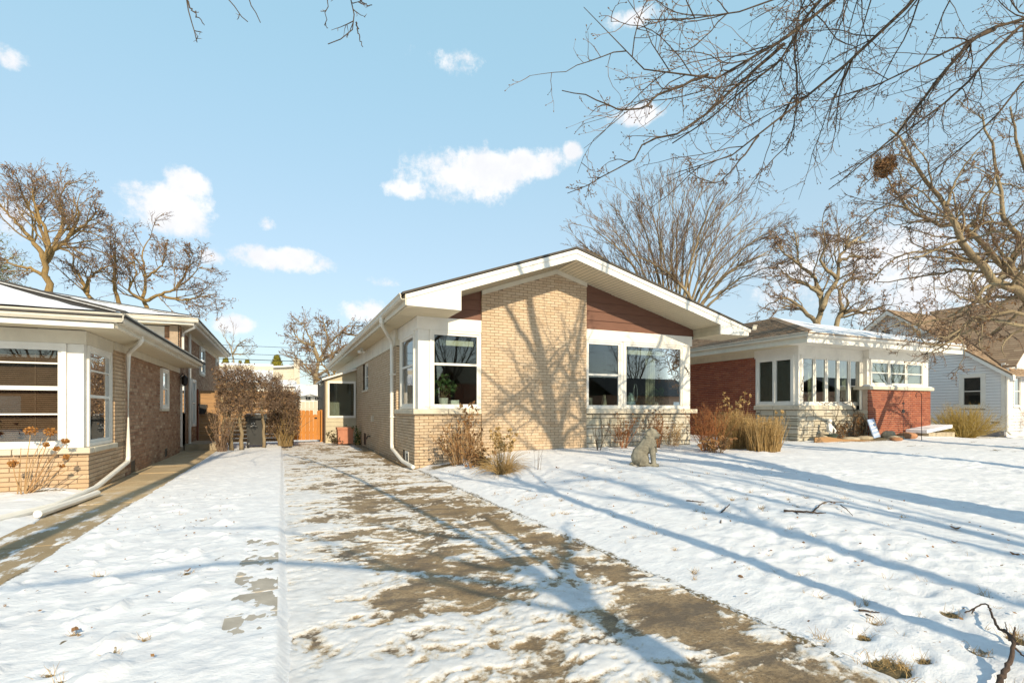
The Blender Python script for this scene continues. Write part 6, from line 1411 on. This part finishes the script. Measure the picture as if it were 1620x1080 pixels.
# seated stone beast
def statue():
    zb = gz(5.75, 7.3) - .02; c = np.array((5.82, 7.26, zb)); m = MB(); f = norm(np.array([.72, -.62, 0.])); s = np.array([f[1] * -1, f[0], 0]) * -1    # faces right of the camera; s = towards the left of frame
    def p(a, b, z): return c + f * a + s * b + np.array((0, 0, z))
    rot = np.stack([f, s, (0, 0, 1)], 1)
    def b(a, bb, z, r, sq): m.ball(p(a, bb, z), r, 14, 10, sq, rot)
    def limb(pts, rs): m.tube([p(*q) for q in pts], rs, 10)
    limb([(-.17, 0, .14), (-.12, 0, .24), (-.02, 0, .38), (.05, 0, .50), (.07, 0, .58)], [.13, .145, .13, .115, .09]); b(-.12, 0, .17, .155, (1.05, 1, 1.1))
    for sd in (-1, 1):
        b(-.06, .10 * sd, .13, .10, (1.1, .62, 1.25)); limb([(-.12, .11 * sd, .05), (.04, .11 * sd, .035), (.09, .11 * sd, .025)], [.05, .045, .03])
        limb([(.10, .065 * sd, .34), (.125, .065 * sd, .18), (.13, .065 * sd, .05), (.14, .065 * sd, .0)], [.062, .048, .045, .05]); b(.165, .065 * sd, .03, .05, (1.3, .9, .65)); b(.09, .06 * sd, .64 + .07, .035, (.7, .7, 1.0))
    b(.10, 0, .62, .105, (1.05, .95, 1.0)); limb([(.13, 0, .60), (.20, 0, .58), (.235, 0, .57)], [.07, .058, .042]); b(.235, 0, .595, .022, (1, 1.3, .8))
    g = seeded(77)
    for i in range(46):
        a = g.uniform(-1, 1); z = g.uniform(.30, .68); r = .105 + .03 * math.sin(z * 9); b(.075 + r * math.cos(a * 1.7) * .85 - (.07 if z > .55 else 0), r * math.sin(a * 1.9) * (1.12 if z > .5 else .95), z, g.uniform(.026, .042), (1, 1, 1.2))
    limb([(-.26, .02, .06), (-.28, .08, .03), (-.22, .16, .03)], [.035, .03, .022])
    me = m.mesh('statue', c, True); o = bpy.data.objects.new('statue_source', me); COL.objects.link(o); md = o.modifiers.new('r', 'REMESH'); md.mode = 'VOXEL'; md.voxel_size = .0105; md.use_smooth_shade = True
    dg = bpy.context.evaluated_depsgraph_get(); me2 = bpy.data.meshes.new_from_object(o.evaluated_get(dg)); bpy.data.objects.remove(o); me2.materials.clear(); me2.materials.append(m_statue); me2.name = 'stone_statue'
    co = np.empty(len(me2.vertices) * 3); me2.vertices.foreach_get('co', co); co = co.reshape(-1, 3); nn = np.empty_like(co).ravel(); me2.vertices.foreach_get('normal', nn); nn = nn.reshape(-1, 3); co += nn * (.006 * perlin(co[:, 0] * 38 + co[:, 1] * 17, co[:, 2] * 36 + co[:, 1] * 21, 9))[:, None]; me2.vertices.foreach_set('co', co.ravel()); me2.update()
    co *= .93; me2.vertices.foreach_set('co', co.ravel()); me2.update(); o2 = bpy.data.objects.new('stone_statue', me2); COL.objects.link(o2); o2.location = c; BASE[o2.name] = tuple(c); tag(o2, 'weathered grey stone statue of a seated shaggy lion-like animal on the snow', 'statue')
statue()
# potted things in the windows
PT1 = thing('potted_plant', 'bushy green plant in white pots inside the bay window', 'potted plant', (3.62, 11.95, 1.36)); MB().box(3.1, 4.22, 11.6, 12.3, 1.22, 1.36).build('ledge_board', m_ivory, H)
MB().lathe([(.09, 0), (.11, .22), (.10, .22), (.09, .18)], (3.52, 11.85, 1.36), 14).build('pot', m_white_plaster, PT1, smooth=False); P, Rr = stems(26, (3.52, 11.85, 1.56), .03, .58, (0, .65), seeded(71), .006, 7, .12, .1); MB().tubes(P, Rr, 4).build('stems', m_bark, PT1, kind='stuff'); leaves_on(PT1, P[:, 2:], 300, .085, m_green, seeded(72), 'foliage')
tag(MB().box(3.68, 3.88, 11.78, 11.98, 1.36, 1.53).build('flower_pot', m_white_plaster), 'square white flower pot beside the green plant in the bay window', 'pot')
MB().box(7.2, 10.3, 11.6, 12.1, 1.22, 1.36).build('ledge_board', m_ivory, H)
VS = MB().lathe([(.06, 0), (.13, .08), (.15, .2), (.09, .34), (.05, .38), (.055, .42), (.04, .42), (.04, .36)], (8.95, 11.85, 1.36), 18).build('vase', mat_plain('pale_glaze', (.35, .45, .45), .2, .1, spec=.6), smooth=True); tag(VS, 'pale blue-green vase behind the left end of the picture window', 'vase')
tag(MB().tube([(9.02 + .06 * math.cos(a), 11.72, 1.78 + .24 * math.sin(a)) for a in np.linspace(0, 6.283, 24)], .012, 6).build('wire_ornament', m_grey_metal), 'oval wire ornament standing before the vase in the picture window', 'ornament')
tag(MB().lathe([(.07, 0), (.10, .1), (.075, .2), (.03, .24)], (8.60, 11.8, 1.36), 14).build('cream_jar', m_ivory, smooth=True), 'cream rounded jar at the left corner of the picture window', 'jar')
T = thing('house_plant', 'leafy dark green plant low in the right part of the picture window', 'potted plant', (9.95, 12.0, 1.36)); MB().lathe([(.09, 0), (.12, .16), (.10, .16)], (9.95, 12.0, 1.36), 12).build('pot', m_white_plaster, T); P, Rr = stems(40, (9.95, 12.0, 1.50), .08, .45, (0, 1.1), seeded(73), .005, 6, .15, 0); MB().tubes(P, Rr, 3).build('stems', m_bark, T, kind='stuff'); leaves_on(T, P, 420, .07, m_green, seeded(74), 'foliage')
tag(MB().box(7.32, 7.62, 11.75, 11.95, 1.36, 1.62).build('storage_box', m_ivory), 'pale box on the ledge of the double-hung window', 'box')
tag(MB().prism([(7.95, 1.36), (8.10, 1.36), (8.03, 1.72)], 0, -.1, FR_S(11.75)).build('wooden_wedge', m_ivory), 'pale leaning wedge at the right of the double-hung window', 'ornament')
T = thing('window_plant', 'dark red-leaved plant with green tips inside the blinds window', 'potted plant', (-3.85, 10.12, .80)); MB().lathe([(.08, 0), (.1, .12), (.08, .12)], (-3.75, 10.2, .72), 12).build('pot', m_black, T); P, Rr = stems(36, (-3.75, 10.2, .82), .06, .42, (0, 1.2), seeded(75), .005, 6, .15, 0); MB().tubes(P, Rr, 3).build('stems', m_bark, T, kind='stuff'); leaves_on(T, P, 260, .07, mat_island('dark_red_leaf', [(.06, .015, .01), (.10, .03, .015)]), seeded(76), 'foliage')

# clutter in the bed before the red house
zr = lambda x, y: gz(x, y)
def rock(c, r, mat, label, sq=(1, 1, .6), seed=1, group=None):
    m = MB(); m.ball((0, 0, 0), r, 12, 8, sq); V = m.V[0]; g = seeded(seed); V *= (1 + .22 * perlin(V[:, 0] / r * 1.3 + seed * 3.1, V[:, 1] / r * 1.3 + V[:, 2] / r, seed))[:, None]; m.V[0] = V + np.array((c[0], c[1], zr(*c) + r * sq[2] * .45)); tag(m.build('rock', mat, smooth=True), label, 'rock', group)
tag(MB().prism([(0, 0), (2.6, 0), (2.6, .05), (1.5, .10), (.9, .13), (.45, .20), (0, .18)], 0, .05, Frame((14.35, 10.25, zr(14.6, 10.2) - .04), norm(np.array((1., -.30, 0))), norm(np.array((-.3, -1., 0))))).build('edging_board', m_fence), 'long curved wooden edging board lying along the garden bed', 'edging')
BB = thing('bird_bath', 'low dark green bowl on a pale rim beside the small white figure', 'bowl', (15.15, 10.35, zr(15.15, 10.35)))
zz = zr(15.15, 10.35); MB().lathe([(.10, .07), (.20, .10), (.27, .22), (.25, .22), (.17, .12)], (15.15, 10.35, zz), 18).build('bowl', mat_plain('dark_green_glaze', (.06, .08, .06), .4), BB); MB().lathe([(.3, .03), (.32, .06), (.1, .07)], (15.15, 10.35, zz), 18).build('plinth', m_white_plaster, BB)
WF = thing('garden_figure', 'small white garden figure standing against the limestone base', 'figurine', (15.42, 10.5, zr(15.4, 10.5))); zz = zr(15.4, 10.5); MB().lathe([(.10, 0), (.11, .05), (.07, .16), (.085, .32), (.095, .42), (.05, .50), (.03, .53)], (15.42, 10.5, zz), 14).ball((15.42, 10.49, zz + .60), .065).build('body', m_white_plaster, WF, smooth=True)
MB().tube([(15.34, 10.47, zz + .44), (15.28, 10.40, zz + .30), (15.36, 10.38, zz + .24)], .025, 7).tube([(15.50, 10.47, zz + .44), (15.56, 10.40, zz + .30), (15.48, 10.38, zz + .24)], .025, 7).build('arms', m_white_plaster, WF, smooth=True)
for k_, (xa, ya, w, h, lab) in enumerate(((16.12, 10.55, .40, .62, 'fan-shaped dry vine with arching stems, left one against the pale base'), (16.82, 10.5, .42, .95, 'taller arched dry vine behind the leaning blue panel'))):
    g = seeded(90 + k_); z0 = zr(xa, ya); T = thing('dry_vine', lab, 'vine', (xa, ya, z0)); m = MB()
    for i in range(16):
        s = g.uniform(.25, 1.0); a = np.linspace(0, math.pi, 14); up_ = h - h * .55 * k_; P = np.stack([xa - w * s * np.cos(a), np.full(14, ya) + g.normal(0, .03), z0 + (.0 if k_ == 0 else .42 * np.sin(a / 1) ** .3) + up_ * s * np.sin(a)], 1) + g.normal(0, .012, (14, 3)); m.tube(P, .008, 4)
    m.build('stems', m_bark_dark, T, kind='stuff')
    n = 220; c_ = np.stack([xa + g.normal(0, w * .5, n), ya + g.normal(0, .05, n), z0 + g.uniform(0, h * .8, n)], 1); u = norm(g.normal(0, 1, (n, 3))); v = norm(np.cross(u, g.normal(0, 1, (n, 3)))); MB().cards(c_, u * .02, v * .03).build('leaves', m_leaf_brown, T, kind='stuff')
g = seeded(95); T = thing('climbing_vine', 'thin bare vine climbing over the casement sill and post', 'vine', (15.6, 10.75, 1.3)); m = MB()
for P0 in ([(15.95, 10.78, .5), (16.12, 10.77, 1.0), (16.2, 10.74, 1.42), (15.9, 10.73, 1.55), (15.5, 10.74, 1.48), (15.2, 10.74, 1.62)], [(17.05, 10.72, .6), (16.95, 10.74, 1.2), (16.9, 10.74, 1.6), (16.6, 10.78, 1.5), (16.3, 10.77, 1.75)], [(14.70, 10.80, 1.48), (14.62, 10.82, 1.9), (14.68, 10.82, 2.35)]):
    m.tube(gnarl(spline(P0, 26), .02, g), .011, 4)
m.build('stems', m_bark_dark, T, kind='stuff')
T = thing('leaning_panel', 'pale blue and white glossy panel leaning in the garden bed', 'panel', (16.9, 10.0, zr(16.9, 10.0))); zz = zr(16.9, 10.0); f = Frame((16.62, 10.02, zz), norm(np.array((1, .15, 0))), (0, -1, 0)); m = MB(); m.add([f(0, .12, .02), f(.42, .12, .06), f(.60, -.16, .62), f(.18, -.16, .58), f(0, .09, .02), f(.42, .09, .06), f(.60, -.19, .62), f(.18, -.19, .58)], [[[0, 1, 2, 3], [7, 6, 5, 4], [0, 4, 5, 1], [1, 5, 6, 2], [2, 6, 7, 3], [3, 7, 4, 0]]]); pn = m.build('board', m_blue, T)
m = MB(); 
for a in (.12, .33, .52, .72): m.add([f(.18 * a + .01, .122 - .28 * a, .02 + .56 * a + .004), f(.18 * a + .40, .122 - .28 * a, .06 + .56 * a + .004), f(.18 * a + .44, .122 - .28 * (a + .1), .06 + .56 * (a + .1) + .004), f(.18 * a + .05, .122 - .28 * (a + .06), .02 + .56 * (a + .06) + .004)], [[[0, 1, 2, 3]]])
m.build('white_band', m_white, pn); MB().tube([f(.50, -.12, .50), f(.55, -.40, .02)], .012, 6).build('prop', m_grey_metal, T)
for k_, (x, y, r, mt, lb, sq) in enumerate([(17.75, 9.62, .26, m_rock_red, 'flat reddish rock at the right end of the garden bed', (1.3, 1, .5)), (17.35, 9.9, .20, m_rock, 'tan rock just left of the reddish one', (1, 1, .8)), (14.72, 10.3, .10, m_rock, 'small round pale rock at the corner of the limestone base', (1, 1, 1)), (15.0, 10.38, .16, m_rock, 'tan pointed rock behind the edging board', (1, 1, 1.3)), (16.3, 10.0, .22, m_rock, 'broad brown rock in the middle of the bed', (1.5, 1, .4)), (17.1, 9.55, .18, m_rock, 'low rock below the blue panel', (1.4, 1, .45)), (16.75, 9.35, .15, m_rock_red, 'small rust rock near the end of the edging board', (1.3, 1, .5)), (17.3, 10.35, .15, m_rock, 'upright rock behind the blue panel', (1, .8, 1.4)), (15.75, 10.05, .2, m_rock, 'dark low rock beside the bowl', (1.5, 1, .4))]):
    rock((x, y), r, mt, lb, sq, 30 + k_)
zz = zr(17.5, 8.9); tag(MB().tube([(17.45, 9.05, zz - .05), (17.45, 9.05, zz + 1.30), (17.42, 9.05, zz + 1.40), (17.32, 9.05, zz + 1.45), (17.2, 9.05, zz + 1.42), (17.15, 9.05, zz + 1.34), (17.19, 9.05, zz + 1.27)], .009, 6).build('shepherd_hook', m_black), 'tall thin black shepherd hook standing on the lawn', 'hook')
SG = thing('lawn_stake', 'small dark plaque on a thin stake beside the hook', 'stake', (17.2, 9.3, zr(17.2, 9.3))); zz = zr(17.2, 9.3); MB().tube([(17.0, 9.3, zz), (17.0, 9.3, zz + 1.2)], .006, 5).build('rod', m_black, SG); MB().box(16.95, 17.05, 9.29, 9.31, zz + .82, zz + .92).box(16.96, 17.04, 9.29, 9.31, zz + 1.08, zz + 1.12).build('plaque', m_black, SG)
SB = thing('stone_step', 'pale snowy slab step beside the orange-red brick wall', 'step', (20.3, 10.1, zr(20.3, 10.0))); zz = zr(20.3, 10.0); MB().box(19.2, 20.7, 9.75, 10.38, zz - .1, zz + .14).build('riser', m_rock, SB); m = MB(); f = Frame((19.0, 9.7, zz + .14), norm(np.array((1., .1, 0))), (0, -1, 0)); m.prism([(0, 0), (1.85, .14), (1.85, .25), (0, .10)], .0, -.62, f); m.build('slab', m_roofsnow, SB)

# twigs and leaves lying on the snow
def twig_thing(label, runs, seed, mat=m_stick, name='fallen_branch', cat='branch'):
    g = seeded(seed); c = runs[0][0][0]; T = thing(name, label, cat, (c[0], c[1], gz(c[0], c[1]))); 
    for pts, r in runs: P = gnarl(spline(pts, max(6, len(pts) * 4)), r * .25, g); MB().tube(P, np.linspace(r, r * .45, len(P)), 7).build('twig', mat, T, smooth=True)
    return T
def on_lawn(px, py, up=0.0):
    z = .1
    for _ in range(12): r = ray(px, py); p = r * ((z - CAM_H) / r[2]); z = gz(p[0], p[1])
    return np.array((p[0], p[1], z + .004 + up))
def G(*pts): return [on_lawn(*p) for p in pts]
twig_thing('thick crooked dead branch sticking up from snow in the bottom right corner', [(G((1572, 1105, .0), (1585, 1078, .02), (1597, 1060, .05), (1603, 1050, .07), (1597, 1035, .10), (1590, 1027, .10)), .015), (G((1602, 1045, .07), (1612, 1047, .05), (1622, 1054, .04)), .006), (G((1598, 1040, .09), (1607, 1022, .03)), .009)], 1)
twig_thing('dark bent branch lying across the snow above the bottom right corner', [(G((1607, 1025, .02), (1603, 1018, .03), (1592, 1010, .03), (1580, 1003, .03), (1571, 988, .04), (1563, 971, .05), (1554, 969, .05), (1540, 971, .03), (1526, 975, .02)), .008), (G((1603, 1018, .03), (1606, 1013, .07)), .007), (G((1594, 1010, .03), (1590, 1001, .06)), .004), (G((1541, 971, .03), (1537, 977, .02)), .005), (G((1612, 1026, .02), (1596, 1019, .02)), .008)], 2)
twig_thing('long thin forked branch lying on the sunlit middle of the lawn', [(G((1240, 808), (1262, 809), (1285, 811), (1307, 812)), .014), (G((1285, 811), (1300, 801, .03), (1318, 799, .04), (1335, 799, .03)), .009), (G((1330, 802, .02), (1340, 809, .02), (1349, 816)), .006), (G((1258, 808), (1263, 814)), .007)], 3)
twig_thing('small Y-shaped twig left of the long forked branch', [(G((1139, 813), (1146, 807, .01), (1154, 801, .02)), .010), (G((1140, 812), (1148, 816), (1155, 819)), .007)], 4, name='fallen_twig', cat='twig')
twig_thing('short straight twig lying farthest left on the lawn', [(G((1086, 792), (1100, 793), (1114, 794)), .010)], 5, name='fallen_twig', cat='twig')
twig_thing('tiny twig lying just below the Y-shaped one', [(G((1140, 828), (1141, 824, .01)), .008)], 6, name='fallen_twig', cat='twig')
twig_thing('little twig pair lying in the shadow bar near the drive edge', [(G((1358, 965), (1375, 967), (1392, 969)), .007), (G((1370, 972), (1383, 977)), .006)], 7, name='fallen_twig', cat='twig')
def leaf_mesh(s, seed):
    g = seeded(seed); n = 14; a = np.arange(n) / n * 2 * np.pi; r = s * (.62 + .38 * np.abs(np.cos(a * 2.5))) * g.uniform(.85, 1.1, n); V = np.stack([r * np.cos(a), r * np.sin(a) * .8, s * .25 * np.sin(a * 2 + g.uniform(0, 6)) + s * .2], 1); m = MB(); m.add(np.vstack([V, [[0, 0, s * .12]]]), [[[i, (i + 1) % n, n] for i in range(n)]]); me = m.mesh('fallen_leaf'); me.materials.append(m_leaf_brown); return me
big_leaf = [leaf_mesh(.042, 1), leaf_mesh(.036, 2), leaf_mesh(.032, 3)]
for i, (px, py, s, lab) in enumerate([(1512, 836, 1.25, 'large curled orange-brown leaf, the biggest on the right of the lawn'), (1510, 858, .8, 'brown leaf just below the biggest curled leaf'), (1463, 853, .6, 'small brown leaf left of the big curled leaf'), (1317, 796, .9, 'brown leaf caught at the tip of the forked branch'), (1271, 860, .7, 'brown leaf on the upper edge of the thin shadow bar'), (1294, 882, .6, 'small leaf beside the thin shadow bar'), (1605, 877, .8, 'dark leaf at the right edge of the lawn'), (1172, 914, .9, 'dark leaf near the driveway edge'), (989, 834, .8, 'lone tan leaf on the snow left of the shadow bar'), (120, 998, .75, 'dark brown leaf on the snow strip at lower left'), (297, 903, .8, 'leaf by a grass tuft in the middle of the snow strip'), (1602, 815, .9, 'tan leaf high on the lawn near the right edge'), (882, 740, 1.1, 'brown leaf cluster on the snow before the brick panel'), (969, 741, .9, 'leaf scrap just left of the stone statue')]):
    p = on_lawn(px, py) if px > 600 else np.array((*(ray(px, py)[:2] * ((.06 - CAM_H) / ray(px, py)[2])), .065)); o = bpy.data.objects.new('fallen_leaf', big_leaf[i % 3]); COL.objects.link(o); o.location = p; o.scale = (s, s, s); o.rotation_euler = (rnd.uniform(-.3, .3), rnd.uniform(-.3, .3), rnd.uniform(0, 6)); tag(o, lab, 'leaf', 'fallen leaves on the snow')
# scattered leaf bits and grass tips poking out of the snow
g = seeded(99); m = MB(); n = 1040
xs = np.concatenate([g.uniform(2.8, 7.5, 500), g.uniform(4, 11, 240), g.uniform(-1.75, -.4, 200), g.normal(3.3, .5, 100)]); ys = np.concatenate([g.uniform(1.4, 8, 500), 11.1 - np.abs(g.normal(0, .9, 240)), g.uniform(2, 9, 200), g.normal(10.1, .5, 100)])
cs = np.stack([xs, ys, np.array([gz(x, y) for x, y in zip(xs, ys)]) + .022], 1); u = norm(g.normal(0, 1, (n, 3)) * (1, 1, .3)); v = norm(np.cross(u, g.normal(0, .3, (n, 3)) + (0, 0, 1))); s = g.uniform(.004, .014, (n, 1)); m.cards(cs, u * s, v * s).build('leaf_litter', m_leaf_brown, kind='stuff')
m = MB(); tips = []
for hx, hy, r, k in HOLES + STRIP_HOLES:
    kN = 26 if k > .65 else 9; a = g.uniform(0, 6.28, kN); q = r * np.sqrt(g.uniform(0, 1, kN)) * 1.1; x, y = hx + q * np.cos(a), hy + q * np.sin(a); tips.append(np.stack([x, y, np.array([gz(p, w) for p, w in zip(x, y)]) - .03], 1))
P0 = np.concatenate(tips); P, Rr = grow(P0, norm(g.normal(0, .55, P0.shape) + (0, 0, 1)), g.uniform(.025, .075, len(P0)), np.full(len(P0), .0016), 4, .2, -.5, g); MB().tubes(P, Rr, 3).build('grass_tips', m_straw, kind='stuff')
